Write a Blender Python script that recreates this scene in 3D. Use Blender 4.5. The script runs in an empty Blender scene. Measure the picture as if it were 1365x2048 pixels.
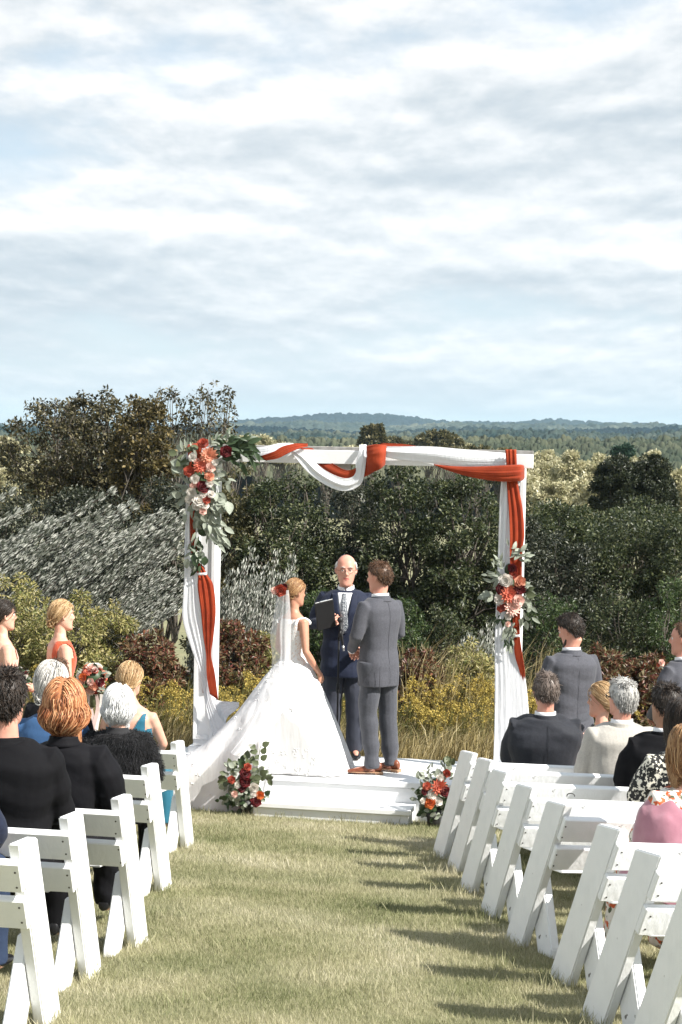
import bpy, bmesh, math, random
import numpy as np
from mathutils import Vector, Matrix, Quaternion, noise as mnoise
PI = math.pi
R = math.radians
rng = np.random.default_rng(7)
random.seed(7)
scene = bpy.context.scene
C = scene.collection

# ------------------------------------------------------------------ camera
F, CX, CY = 3700.0, 682.5, 1024.0          # focal length and centre, in pixels of the 1365 x 2048 photograph
EYE = Vector((0, 0, 1.65))
PITCH, ROLL = math.atan(154 / F), R(1.12)
cam_d = bpy.data.cameras.new('camera')
cam = bpy.data.objects.new('camera', cam_d); C.objects.link(cam); scene.camera = cam
cam_d.sensor_fit = 'VERTICAL'; cam_d.sensor_height = 36; cam_d.lens = F / 2048 * 36
cam_d.clip_start = 0.1; cam_d.clip_end = 20000
r0 = Vector((1, 0, 0)); fw = Vector((0, math.cos(PITCH), -math.sin(PITCH))); u0 = Vector((0, math.sin(PITCH), math.cos(PITCH)))
rt = r0 * math.cos(ROLL) + u0 * math.sin(ROLL); up = -r0 * math.sin(ROLL) + u0 * math.cos(ROLL)
mw = Matrix.Identity(4)
for i in range(3):
    mw[i][0], mw[i][1], mw[i][2], mw[i][3] = rt[i], up[i], -fw[i], EYE[i]
cam.matrix_world = mw

# ------------------------------------------------------------------ world
SUN_EL = R(41); SUN_AZ = R(60)              # azimuth measured from -Y (behind the camera) towards +X
sund = Vector((math.cos(SUN_EL) * math.sin(SUN_AZ), -math.cos(SUN_EL) * math.cos(SUN_AZ), math.sin(SUN_EL)))
W = bpy.data.worlds.new('World'); scene.world = W; W.use_nodes = True
nt = W.node_tree; nt.nodes.clear()
def wn(t, **k):
    n = nt.nodes.new(t)
    for a, b in k.items(): setattr(n, a, b)
    return n
def wl(a, b): nt.links.new(a, b)
def wmath(op, a, b=None, c=None, clamp=False):
    n = wn('ShaderNodeMath', operation=op); n.use_clamp = clamp
    for i, v in enumerate((a, b, c)):
        if v is None: continue
        if isinstance(v, (int, float)): n.inputs[i].default_value = v
        else: wl(v, n.inputs[i])
    return n.outputs[0]
out = wn('ShaderNodeOutputWorld'); bg = wn('ShaderNodeBackground')
sky = wn('ShaderNodeTexSky', sky_type='NISHITA'); sky.sun_disc = False
sky.sun_elevation = SUN_EL; sky.sun_rotation = math.atan2(sund.x, sund.y)
sky.air_density = 1.0; sky.dust_density = 0.6; sky.ozone_density = 1.5
tc = wn('ShaderNodeTexCoord'); sep = wn('ShaderNodeSeparateXYZ'); wl(tc.outputs['Generated'], sep.inputs[0])
zc = wmath('MAXIMUM', sep.outputs[2], 0.0)
den = wmath('ADD', zc, 0.22)
ux = wmath('DIVIDE', sep.outputs[0], den); uy = wmath('MULTIPLY', wmath('LOGARITHM', wmath('ADD', zc, 0.10), 2.718), 1.55)
comb = wn('ShaderNodeCombineXYZ'); wl(ux, comb.inputs[0]); wl(uy, comb.inputs[1]); wl(wmath('MULTIPLY', sep.outputs[1], 0.4), comb.inputs[2])
def wnoise(scale, detail, rough, off, dist=0.0, sx=1.0):
    mp = wn('ShaderNodeMapping'); mp.inputs['Location'].default_value = off
    mp.inputs['Scale'].default_value = (sx, 1, 1); wl(comb.outputs[0], mp.inputs[0])
    n = wn('ShaderNodeTexNoise'); n.inputs['Scale'].default_value = scale; n.inputs['Detail'].default_value = detail
    n.inputs['Roughness'].default_value = rough; n.inputs['Distortion'].default_value = dist
    wl(mp.outputs[0], n.inputs['Vector']); return n.outputs['Fac']
def ramp(fac, stops):
    n = wn('ShaderNodeValToRGB'); e = n.color_ramp.elements
    while len(e) < len(stops): e.new(0.5)
    for i, (p, c) in enumerate(stops):
        e[i].position = p; e[i].color = (*c, 1) if len(c) == 3 else c
    wl(fac, n.inputs[0]); return n.outputs[0]
OFS = 0.05      # the same noise a step further off: its difference lights the far edges of the banks and greys their bases
def field(dy):
    n1 = wnoise(1.35, 9, 0.47, (3.1, 1.45 + dy, 0), 0.1, 0.7); n2 = wnoise(4.2, 10, 0.56, (7.7, 2.2 + dy, 5), 0.1, 1.1)
    return wmath('ADD', wmath('MULTIPLY', n1, 0.73), wmath('MULTIPLY', n2, 0.27))
f0_, f1_ = field(0.0), field(OFS)
covr = ramp(f0_, [(0.355, (0, 0, 0)), (0.455, (1, 1, 1))])
emb = wmath('MULTIPLY', wmath('SUBTRACT', f0_, f1_), 4.6)
thick_ = wmath('MULTIPLY', wmath('SUBTRACT', wnoise(1.15, 6, 0.5, (9.3, 4.0, 2), 0.1, 0.35), 0.5), 1.7)
sh = wmath('ADD', wmath('ADD', emb, thick_), 0.5)
ccol = ramp(sh, [(0.22, (2.75, 3.2, 3.6)), (0.44, (3.4, 3.78, 4.12)), (0.57, (4.0, 4.3, 4.55)), (0.73, (4.95, 5.1, 5.25)), (0.9, (6.1, 6.1, 6.15))])
# haze brightens and blues the sky towards the horizon
hz = ramp(zc, [(0.0, (1, 1, 1)), (0.07, (0.42, 0.42, 0.42)), (0.2, (0, 0, 0))])
mixc = wn('ShaderNodeMix', data_type='RGBA'); wl(covr, mixc.inputs['Factor'])
skyc = wn('ShaderNodeMix', data_type='RGBA'); skyc.inputs['Factor'].default_value = 0.75
wl(sky.outputs[0], skyc.inputs['A']); skyc.inputs['B'].default_value = (3.3, 3.95, 4.5, 1)
wl(skyc.outputs['Result'], mixc.inputs['A']); wl(ccol, mixc.inputs['B'])
mixh = wn('ShaderNodeMix', data_type='RGBA')
wl(wmath('MULTIPLY', hz, 0.55), mixh.inputs['Factor']); wl(mixc.outputs['Result'], mixh.inputs['A']); mixh.inputs['B'].default_value = (4.2, 4.75, 5.2, 1)
wl(mixh.outputs['Result'], bg.inputs[0]); bg.inputs[1].default_value = 0.1
wl(bg.outputs[0], out.inputs[0])
sd = bpy.data.lights.new('sun', 'SUN'); so = bpy.data.objects.new('sun', sd); C.objects.link(so)
sd.energy = 5.0; sd.angle = R(0.53); sd.color = (1.0, 0.955, 0.88)
so.rotation_euler = sund.to_track_quat('Z', 'Y').to_euler(); so.location = (0, 0, 30)
scene.view_settings.view_transform = 'Standard'; scene.view_settings.look = 'None'
scene.view_settings.exposure = 0.95; scene.view_settings.gamma = 1
scene.view_settings.use_curve_mapping = False
scene.cycles.max_bounces = 6; scene.cycles.transparent_max_bounces = 8
scene.cycles.diffuse_bounces = 3; scene.cycles.glossy_bounces = 2; scene.cycles.transmission_bounces = 3; scene.cycles.volume_bounces = 1
scene.cycles.use_denoising = True

# ------------------------------------------------------------------ placing: pixel of the photograph + distance -> point
def ray(px, py):
    return rt * ((px - CX) / F) + up * ((CY - py) / F) + fw
def A(px, py, Y):
    d = ray(px, py); return EYE + d * (Y / d.y)
def gz(x, y):
    x = np.asarray(x, float); y = np.asarray(y, float)
    z = np.where(y < 40, -0.1 * y, -4 - 7 * (1 - np.exp(-np.maximum(y - 40, 0) / 70.0)))
    z = z - 0.018 * np.clip(x, -8, 0.8) - 0.05 * np.clip(x - 0.8, 0, 8) - 0.0 * x
    z = z + 0.03 * np.sin(x * 0.9 + 1.3) * np.sin(y * 0.7) * 0.5
    return z
def gzf(x, y): return float(gz(x, y))
def Gd(px, py):
    d = ray(px, py); t = 5.0
    for _ in range(40):
        p = EYE + d * t
        h = p.z - gzf(p.x, p.y)
        t += h / max(1e-3, (-d.z - 0.1 * d.y))
    return EYE + d * t

# ------------------------------------------------------------------ tagging
def tag(o, label=None, cat=None, group=None, kind=None):
    if label: o['label'] = label
    if cat: o['category'] = cat
    if group: o['group'] = group
    if kind: o['kind'] = kind
    return o
def empty(name, loc=(0, 0, 0), rz=0.0, label=None, cat=None, group=None, rot=None):
    o = bpy.data.objects.new(name, None); C.objects.link(o); o.empty_display_size = 0.1
    o.location = loc
    o.rotation_euler = rot if rot is not None else (0, 0, rz)
    tag(o, label, cat, group); return o
def kids(o): return [c for c in bpy.data.objects if c.parent is o]

# ------------------------------------------------------------------ meshes
def np_mesh(name, verts, faces, smooth=False, attrs=None):
    """verts (n,3), faces (m,k) numpy"""
    verts = np.asarray(verts, np.float32); faces = np.asarray(faces, np.int32)
    me = bpy.data.meshes.new(name); n, m, k = len(verts), len(faces), faces.shape[1]
    me.vertices.add(n); me.vertices.foreach_set('co', verts.ravel())
    me.loops.add(m * k); me.loops.foreach_set('vertex_index', faces.ravel())
    me.polygons.add(m); me.polygons.foreach_set('loop_start', np.arange(0, m * k, k, dtype=np.int32))
    me.polygons.foreach_set('loop_total', np.full(m, k, np.int32))
    me.update(calc_edges=True)
    me.polygons.foreach_set('use_smooth', np.full(m, bool(smooth)))
    if attrs:
        for an, vals in attrs.items():
            a = me.attributes.new(an, 'FLOAT', 'POINT'); a.data.foreach_set('value', np.asarray(vals, np.float32))
    return me
def link(name, me, mat=None, parent=None, loc=None, rot=None):
    o = bpy.data.objects.new(name, me); C.objects.link(o)
    if mat is not None:
        for m_ in (mat if isinstance(mat, (list, tuple)) else [mat]): me.materials.append(m_)
    if parent is not None: o.parent = parent
    if loc is not None: o.location = loc
    if rot is not None: o.rotation_euler = rot
    return o
class MB:
    def __init__(s): s.v = []; s.f = []; s.mi = []
    def add(s, vs, fs, mi=0):
        b = len(s.v); s.v += [tuple(v) for v in vs]; s.f += [tuple(i + b for i in f) for f in fs]; s.mi += [mi] * len(fs); return s
    def box(s, c, sz, M=None, bev=0.0, mi=0):
        x, y, z = sz[0] / 2, sz[1] / 2, sz[2] / 2
        if bev <= 0:
            vs = [Vector((a, b, d)) for a in (-x, x) for b in (-y, y) for d in (-z, z)]
            fs = [(0, 1, 3, 2), (4, 6, 7, 5), (0, 4, 5, 1), (2, 3, 7, 6), (0, 2, 6, 4), (1, 5, 7, 3)]
        else:
            bm = bmesh.new(); bmesh.ops.create_cube(bm, size=1)
            for v in bm.verts: v.co = Vector((v.co.x * 2 * x, v.co.y * 2 * y, v.co.z * 2 * z))
            bmesh.ops.bevel(bm, geom=bm.edges[:], offset=bev, segments=1, affect='EDGES', profile=0.5)
            bm.verts.ensure_lookup_table(); vs = [v.co.copy() for v in bm.verts]; fs = [[v.index for v in f.verts] for f in bm.faces]; bm.free()
        c = Vector(c)
        if M is not None: vs = [M @ v + c for v in vs]
        else: vs = [v + c for v in vs]
        return s.add(vs, fs, mi)
    def tube(s, pts, rad, n=8, caps=True, mi=0, flat=None, refup=None):
        """pts path; rad: scalar / list of r or (ra, rb); ra along 'side', rb along 'other'"""
        P = [Vector(p) for p in pts]; m = len(P)
        if not isinstance(rad, (list, tuple)): rad = [rad] * m
        rad = [(r, r) if isinstance(r, (int, float)) else r for r in rad]
        side = None; vs = []
        for i in range(m):
            t = (P[min(i + 1, m - 1)] - P[max(i - 1, 0)]); t = t.normalized() if t.length > 1e-9 else Vector((0, 0, 1))
            if side is None:
                ref = Vector(refup) if refup is not None else (Vector((0, 0, 1)) if abs(t.z) < .9 else Vector((1, 0, 0)))
                side = ref.cross(t).normalized() if refup is None else (ref - t * ref.dot(t)).normalized()
            else:
                side = (side - t * side.dot(t)); side = side.normalized() if side.length > 1e-6 else t.orthogonal().normalized()
            oth = t.cross(side)
            for k in range(n):
                a = 2 * PI * k / n
                vs.append(P[i] + side * math.cos(a) * rad[i][0] + oth * math.sin(a) * rad[i][1])
        fs = [(i * n + k, i * n + (k + 1) % n, (i + 1) * n + (k + 1) % n, (i + 1) * n + k) for i in range(m - 1) for k in range(n)]
        if caps: fs += [tuple(range(n - 1, -1, -1)), tuple(range((m - 1) * n, m * n))]
        return s.add(vs, fs, mi)
    def rings(s, rings, caps=True, mi=0):
        """rings: list of equal-length closed loops of points"""
        n = len(rings[0]); m = len(rings); vs = [p for r_ in rings for p in r_]
        fs = [(i * n + k, i * n + (k + 1) % n, (i + 1) * n + (k + 1) % n, (i + 1) * n + k) for i in range(m - 1) for k in range(n)]
        if caps: fs += [tuple(range(n - 1, -1, -1)), tuple(range((m - 1) * n, m * n))]
        return s.add(vs, fs, mi)
    def ball(s, c, r, nu=10, nv=7, M=None, mi=0):
        r = (r, r, r) if isinstance(r, (int, float)) else r
        vs = [Vector((0, 0, r[2]))]
        for j in range(1, nv):
            a = PI * j / nv
            for i in range(nu):
                b = 2 * PI * i / nu
                vs.append(Vector((r[0] * math.sin(a) * math.cos(b), r[1] * math.sin(a) * math.sin(b), r[2] * math.cos(a))))
        vs.append(Vector((0, 0, -r[2])))
        fs = [(0, 1 + i, 1 + (i + 1) % nu) for i in range(nu)]
        for j in range(nv - 2):
            for i in range(nu):
                a = 1 + j * nu + i; b = 1 + j * nu + (i + 1) % nu
                fs.append((a, a + nu, b + nu, b))
        l = len(vs) - 1; k = 1 + (nv - 2) * nu
        fs += [(l, k + (i + 1) % nu, k + i) for i in range(nu)]
        c = Vector(c)
        return s.add([(M @ v if M is not None else v) + c for v in vs], fs, mi)
    def grid(s, pts, mi=0):
        m, n = len(pts), len(pts[0]); vs = [p for r_ in pts for p in r_]
        return s.add(vs, [(i * n + k, i * n + k + 1, (i + 1) * n + k + 1, (i + 1) * n + k) for i in range(m - 1) for k in range(n - 1)], mi)
    def mesh(s, name, smooth=False):
        me = bpy.data.meshes.new(name); me.from_pydata(s.v, [], s.f)
        if any(s.mi): me.polygons.foreach_set('material_index', s.mi)
        if smooth: me.polygons.foreach_set('use_smooth', [True] * len(s.f))
        me.update(); return me
    def obj(s, name, mat, parent=None, smooth=False, loc=None, rot=None):
        return link(name, s.mesh(name, smooth), mat, parent, loc, rot)
def modified(me, mods):
    """run modifiers over a mesh, return the resulting mesh"""
    o = bpy.data.objects.new('work', me); C.objects.link(o)
    for t, kw in mods:
        m_ = o.modifiers.new('m', t)
        for a, b in kw.items(): setattr(m_, a, b)
    dg = bpy.context.evaluated_depsgraph_get(); dg.update()
    r_ = bpy.data.meshes.new_from_object(o.evaluated_get(dg)); bpy.data.objects.remove(o); return r_
def interp(keys, t):
    xs = [k[0] for k in keys]
    return [float(np.interp(t, xs, [k[j] for k in keys])) for j in range(1, len(keys[0]))]
def spline(pts, n):
    """Catmull-Rom through the points, n samples"""
    P = [Vector(p) for p in pts]; P = [P[0] * 2 - P[1]] + P + [P[-1] * 2 - P[-2]]; m = len(P) - 3; res = []
    for i in range(n):
        t = i / (n - 1) * m; k = min(int(t), m - 1); t -= k
        a, b, c, d = P[k:k + 4]
        res.append(0.5 * ((2 * b) + (c - a) * t + (2 * a - 5 * b + 4 * c - d) * t * t + (3 * b - a - 3 * c + d) * t ** 3))
    return res

# ------------------------------------------------------------------ materials
MATS = {}
def mat(name, col, rough=0.6, col2=None, nscale=4.0, ndet=4.0, rmin=0.35, rmax=0.65, bump=0.0, bscale=60.0, bstretch=(1, 1, 1), island=None,
        spec=0.35, trans=0.0, metallic=0.0, sheen=0.0, spots=None, sss=0.0, coat=0.0, wave=None, bdist=0.01):
    if name in MATS: return MATS[name]
    m = bpy.data.materials.new(name); m.use_nodes = True; t = m.node_tree; N = t.nodes; L = t.links
    bs = N['Principled BSDF']; c4 = (*col, 1)
    bs.inputs['Base Color'].default_value = c4; bs.inputs['Roughness'].default_value = rough
    bs.inputs['Specular IOR Level'].default_value = spec; bs.inputs['Metallic'].default_value = metallic
    if sheen: bs.inputs['Sheen Weight'].default_value = sheen
    if coat: bs.inputs['Coat Weight'].default_value = coat
    if sss:
        bs.inputs['Subsurface Weight'].default_value = sss; bs.inputs['Subsurface Radius'].default_value = (1, .3, .15); bs.inputs['Subsurface Scale'].default_value = 0.01
    co = N.new('ShaderNodeTexCoord'); src = co.outputs['Object']
    cur = None
    if col2 is not None:
        n = N.new('ShaderNodeTexNoise'); n.inputs['Scale'].default_value = nscale; n.inputs['Detail'].default_value = ndet
        L.new(src, n.inputs['Vector'])
        mr = N.new('ShaderNodeMapRange'); mr.inputs[1].default_value = rmin; mr.inputs[2].default_value = rmax; L.new(n.outputs['Fac'], mr.inputs[0])
        mx = N.new('ShaderNodeMix'); mx.data_type = 'RGBA'; L.new(mr.outputs[0], mx.inputs['Factor'])
        mx.inputs['A'].default_value = c4; mx.inputs['B'].default_value = (*col2, 1); cur = mx.outputs['Result']
    if island:
        g = N.new('ShaderNodeNewGeometry'); rp = N.new('ShaderNodeValToRGB'); e = rp.color_ramp.elements
        while len(e) < len(island): e.new(0.5)
        for i, c in enumerate(island): e[i].position = i / (len(island) - 1); e[i].color = (*c, 1)
        L.new(g.outputs['Random Per Island'], rp.inputs[0])
        if cur is None: cur = rp.outputs[0]
        else:
            mx = N.new('ShaderNodeMix'); mx.data_type = 'RGBA'; mx.inputs['Factor'].default_value = 0.5
            L.new(cur, mx.inputs['A']); L.new(rp.outputs[0], mx.inputs['B']); cur = mx.outputs['Result']
    if wave:      # fine weave or grain lines: (scale, strength, direction, distortion)
        w = N.new('ShaderNodeTexWave'); w.inputs['Scale'].default_value = wave[0]; w.bands_direction = wave[2]; w.inputs['Distortion'].default_value = wave[3]
        w.inputs['Detail'].default_value = 3; L.new(src, w.inputs['Vector'])
        mx = N.new('ShaderNodeMix'); mx.data_type = 'RGBA'; mx.blend_type = 'MULTIPLY'; mx.inputs['Factor'].default_value = wave[1]
        if cur is None: mx.inputs['A'].default_value = c4
        else: L.new(cur, mx.inputs['A'])
        L.new(w.outputs['Color'], mx.inputs['B']); cur = mx.outputs['Result']
    if spots:     # (colour, scale, threshold)
        n = N.new('ShaderNodeTexNoise'); n.inputs['Scale'].default_value = spots[1]; n.inputs['Detail'].default_value = 5; L.new(src, n.inputs['Vector'])
        mr = N.new('ShaderNodeMapRange'); mr.inputs[1].default_value = spots[2]; mr.inputs[2].default_value = spots[2] + 0.025; L.new(n.outputs['Fac'], mr.inputs[0])
        mx = N.new('ShaderNodeMix'); mx.data_type = 'RGBA'; L.new(mr.outputs[0], mx.inputs['Factor'])
        if cur is None: mx.inputs['A'].default_value = c4
        else: L.new(cur, mx.inputs['A'])
        mx.inputs['B'].default_value = (*spots[0], 1); cur = mx.outputs['Result']
    if cur is not None: L.new(cur, bs.inputs['Base Color'])
    if bump:
        mp = N.new('ShaderNodeMapping'); mp.inputs['Scale'].default_value = bstretch; L.new(src, mp.inputs[0])
        n = N.new('ShaderNodeTexNoise'); n.inputs['Scale'].default_value = bscale; n.inputs['Detail'].default_value = 4; L.new(mp.outputs[0], n.inputs['Vector'])
        b = N.new('ShaderNodeBump'); b.inputs['Strength'].default_value = bump; b.inputs['Distance'].default_value = bdist
        L.new(n.outputs['Fac'], b.inputs['Height']); L.new(b.outputs[0], bs.inputs['Normal'])
    if trans:
        tr = N.new('ShaderNodeBsdfTranslucent'); ad = N.new('ShaderNodeMixShader'); ad.inputs[0].default_value = trans
        if cur is not None: L.new(cur, tr.inputs[0])
        else: tr.inputs[0].default_value = c4
        L.new(bs.outputs[0], ad.inputs[1]); L.new(tr.outputs[0], ad.inputs[2]); L.new(ad.outputs[0], N['Material Output'].inputs[0])
    MATS[name] = m; return m
white_paint = mat('white painted wood', (0.83, 0.84, 0.85), 0.5, col2=(0.76, 0.775, 0.79), nscale=9, rmin=.45, rmax=.8, bump=0.4, bscale=34, bstretch=(1, 1, .12),
                  spots=((0.16, 0.15, 0.14), 11, 0.70))
white_clean = mat('white painted panel', (0.82, 0.83, 0.84), 0.5, col2=(0.74, 0.75, 0.77), nscale=3, bump=0.08, bscale=25)
screw_m = mat('dark screw', (0.05, 0.045, 0.04), 0.5)
# ------------------------------------------------------------------ ground
def axis(parts):
    r_ = []
    for a, b, st in parts: r_ += list(np.arange(a, b, st))
    return np.array(r_ + [parts[-1][1]])
gx = axis([(-9000, -1000, 1000), (-1000, -200, 100), (-200, -20, 15), (-20, 20, .5), (20, 200, 15), (200, 1000, 100), (1000, 9000, 1000)])
gy = axis([(-60, -4, 4), (-4, 30, .4), (30, 80, 2), (80, 300, 20), (300, 1500, 150), (1500, 9000, 1500)])
XX, YY = np.meshgrid(gx, gy); ZZ = gz(XX, YY)
vv = np.stack([XX, YY, ZZ], -1).reshape(-1, 3); nx, ny = len(gx), len(gy)
ii = (np.arange(ny - 1)[:, None] * nx + np.arange(nx - 1)[None]).ravel()
gm = mat('lawn soil', (0.25, 0.23, 0.13), 0.95, col2=(0.16, 0.165, 0.085), nscale=1.6, ndet=8, bump=0.6, bscale=40)
ground = link('ground', np_mesh('ground', vv, np.stack([ii, ii + 1, ii + nx + 1, ii + nx], 1), True), gm); tag(ground, kind='structure')

# ------------------------------------------------------------------ lawn: mown blades
def blades(xs, ys, h, w, lean, segs=1, hvar=0.5, zoff=0.0):
    n = len(xs); zs = gz(xs, ys) - 0.004 + zoff
    a = rng.uniform(0, 2 * PI, n); hh = h * (1 + hvar * rng.uniform(-1, 1, n)); ww = w * rng.uniform(.6, 1.4, n)
    base = np.stack([xs, ys, zs], 1); side = np.stack([np.cos(a), np.sin(a), np.zeros(n)], 1)
    la = rng.uniform(0, 2 * PI, n); ln = lean * rng.uniform(.1, 1, n) * hh
    top = base + np.stack([np.cos(la) * ln, np.sin(la) * ln, hh], 1)
    if segs == 1:
        v = np.stack([base - side * ww[:, None] / 2, base + side * ww[:, None] / 2, top], 1).reshape(-1, 3)
        return v, np.arange(3 * n).reshape(-1, 3)
    mid = base * .55 + top * .45; mid[:, 2] += hh * .1
    v = np.stack([base - side * ww[:, None] / 2, base + side * ww[:, None] / 2, mid + side * ww[:, None] * .4, mid - side * ww[:, None] * .4, top], 1).reshape(-1, 3)
    b = np.arange(n)[:, None] * 5
    f = np.concatenate([b + [0, 1, 2], b + [0, 2, 3], b + [3, 2, 4]], 0); return v, f
def lawn_mat():
    m = bpy.data.materials.new('mown grass blades'); m.use_nodes = True; N = m.node_tree.nodes; L = m.node_tree.links
    bs = N['Principled BSDF']; bs.inputs['Roughness'].default_value = .7; bs.inputs['Specular IOR Level'].default_value = .2
    co = N.new('ShaderNodeTexCoord'); n = N.new('ShaderNodeTexNoise'); n.inputs['Scale'].default_value = 1.1; n.inputs['Detail'].default_value = 7
    L.new(co.outputs['Object'], n.inputs['Vector']); g = N.new('ShaderNodeNewGeometry')
    ad = N.new('ShaderNodeMath'); ad.operation = 'MULTIPLY_ADD'; ad.inputs[1].default_value = .42; L.new(g.outputs['Random Per Island'], ad.inputs[0])
    mu = N.new('ShaderNodeMath'); mu.operation = 'MULTIPLY_ADD'; mu.inputs[1].default_value = 1.6; mu.inputs[2].default_value = -.47; L.new(n.outputs['Fac'], mu.inputs[0]); L.new(mu.outputs[0], ad.inputs[2])
    rp = N.new('ShaderNodeValToRGB'); e = rp.color_ramp.elements
    st = [(0.05, (0.11, 0.13, 0.055)), (0.28, (0.22, 0.235, 0.115)), (0.5, (0.36, 0.35, 0.21)), (0.78, (0.50, 0.465, 0.32)), (1, (0.60, 0.56, 0.44))]
    while len(e) < len(st): e.new(.5)
    for i, (p, c) in enumerate(st): e[i].position = p; e[i].color = (*c, 1)
    L.new(ad.outputs[0], rp.inputs[0]); L.new(rp.outputs[0], bs.inputs['Base Color'])
    tr = N.new('ShaderNodeBsdfTranslucent'); L.new(rp.outputs[0], tr.inputs[0]); mx = N.new('ShaderNodeMixShader'); mx.inputs[0].default_value = .35
    L.new(bs.outputs[0], mx.inputs[1]); L.new(tr.outputs[0], mx.inputs[2]); L.new(mx.outputs[0], N['Material Output'].inputs[0]); return m
V_, F_ = [], []; off = 0
for (ya, yb, dens, h, w) in [(6.3, 9.0, 16000, .024, .0036), (9.0, 12.0, 12000, .024, .0042), (12.0, 16.2, 7500, .026, .0055), (16.2, 18.5, 1500, .06, .009)]:
    hw = 0.2 * yb + .15; n = int(dens * (yb - ya) * 2 * hw)
    xs = rng.uniform(-hw, hw, n); ys = rng.uniform(ya, yb, n)
    v, f = blades(xs, ys, h, w, .9); V_.append(v); F_.append(f + off); off += len(v)
# taller tufts that the mower missed, round the benches and along the step
tx, ty = [], []
def tuft(x, y, r, n): tx.extend(x + rng.normal(0, r, n)); ty.extend(y + rng.normal(0, r, n))
for _ in range(150): tuft(rng.uniform(-2.3, 2.3), rng.uniform(6.8, 15), .05, 25)
TUFTS = (tx, ty)
# ------------------------------------------------------------------ deck (rotated a little, right end nearer the camera)
DYAW = -R(11); DZ = -1.22
dc = Vector((0.12, 15.93, DZ))                     # middle of the deck top
Rd = Matrix.Rotation(DYAW, 3, 'Z')
def D(x, y, z): return dc + Rd @ Vector((x, y, z))   # deck coordinates: x right along front, y away, z up from the deck top
deck = empty('stage_platform', dc - Vector((0, 0, .45)), DYAW, 'low white painted wooden platform with one broad step under the wedding arch', 'platform')
def dbox(name, x0, x1, y0, y1, z0, z1, bev=.004, m=None):
    b = MB().box(((x0 + x1) / 2, (y0 + y1) / 2, (z0 + z1) / 2 + .45), (x1 - x0, y1 - y0, z1 - z0), bev=bev); return b.obj(name, m or white_clean, deck)
nb = 6
for i in range(nb):
    y0 = -.55 + i * 1.10 / nb
    dbox('deck_board', -1.72, 1.72, y0 + .0015, y0 + 1.10 / nb - .0015, -.035, 0)
dbox('nosing', -1.735, 1.735, -.592, -.551, -.045, .001)
dbox('front_panel', -1.70, 1.70, -.575, -.555, -.60, -.047)
dbox('back_panel', -1.70, 1.70, .53, .55, -.60, -.037)
dbox('side_panel', -1.72, -1.701, -.55, .55, -.60, -.037); dbox('side_panel', 1.701, 1.72, -.55, .55, -.60, -.037)
dbox('step_tread', -.66, .67, -.89, -.577, -.215, -.175); dbox('step_riser', -.645, .655, -.865, -.84, -.60, -.217)
dbox('step_side', -.645, -.62, -.838, -.578, -.60, -.217); dbox('step_side', .63, .655, -.838, -.578, -.60, -.217)

# ------------------------------------------------------------------ benches
def leaned_board(y0, z0, y1, z1, w, th, x0, name, mt, parent, clip=0.0):
    """board in the local YZ plane from (y0,z0) foot to (y1,z1) top, w wide, th thick starting at x0; ends cut level"""
    dy, dz = y1 - y0, z1 - z0; L = math.hypot(dy, dz); k = w / 2 * L / abs(dz)      # half width measured level
    pr = [(y0 - k, z0), (y0 + k, z0), (y1 + k, z1), (y1 - k, z1)]
    if clip:     # foot corner sawn off
        ty_, tz_ = dy / L * clip, dz / L * clip
        pr = [(y0 - k + ty_ * 1.1, z0 + tz_ * 1.1), (y0 - k + clip * .45, z0), (y0 + k, z0), (y1 + k, z1), (y1 - k, z1)]
    bm = bmesh.new(); f = bm.faces.new([bm.verts.new((x0, a, b)) for a, b in pr])
    r_ = bmesh.ops.extrude_face_region(bm, geom=[f]); bmesh.ops.translate(bm, vec=(th, 0, 0), verts=[g for g in r_['geom'] if isinstance(g, bmesh.types.BMVert)])
    bmesh.ops.recalc_face_normals(bm, faces=bm.faces[:]); bmesh.ops.bevel(bm, geom=bm.edges[:], offset=.006, segments=2, affect='EDGES')
    me = bpy.data.meshes.new(name); bm.to_mesh(me); bm.free(); return link(name, me, mt, parent)
BL = 2.5
TOPY, TOPZ, FOOTY = -.46, .775, .0
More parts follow.
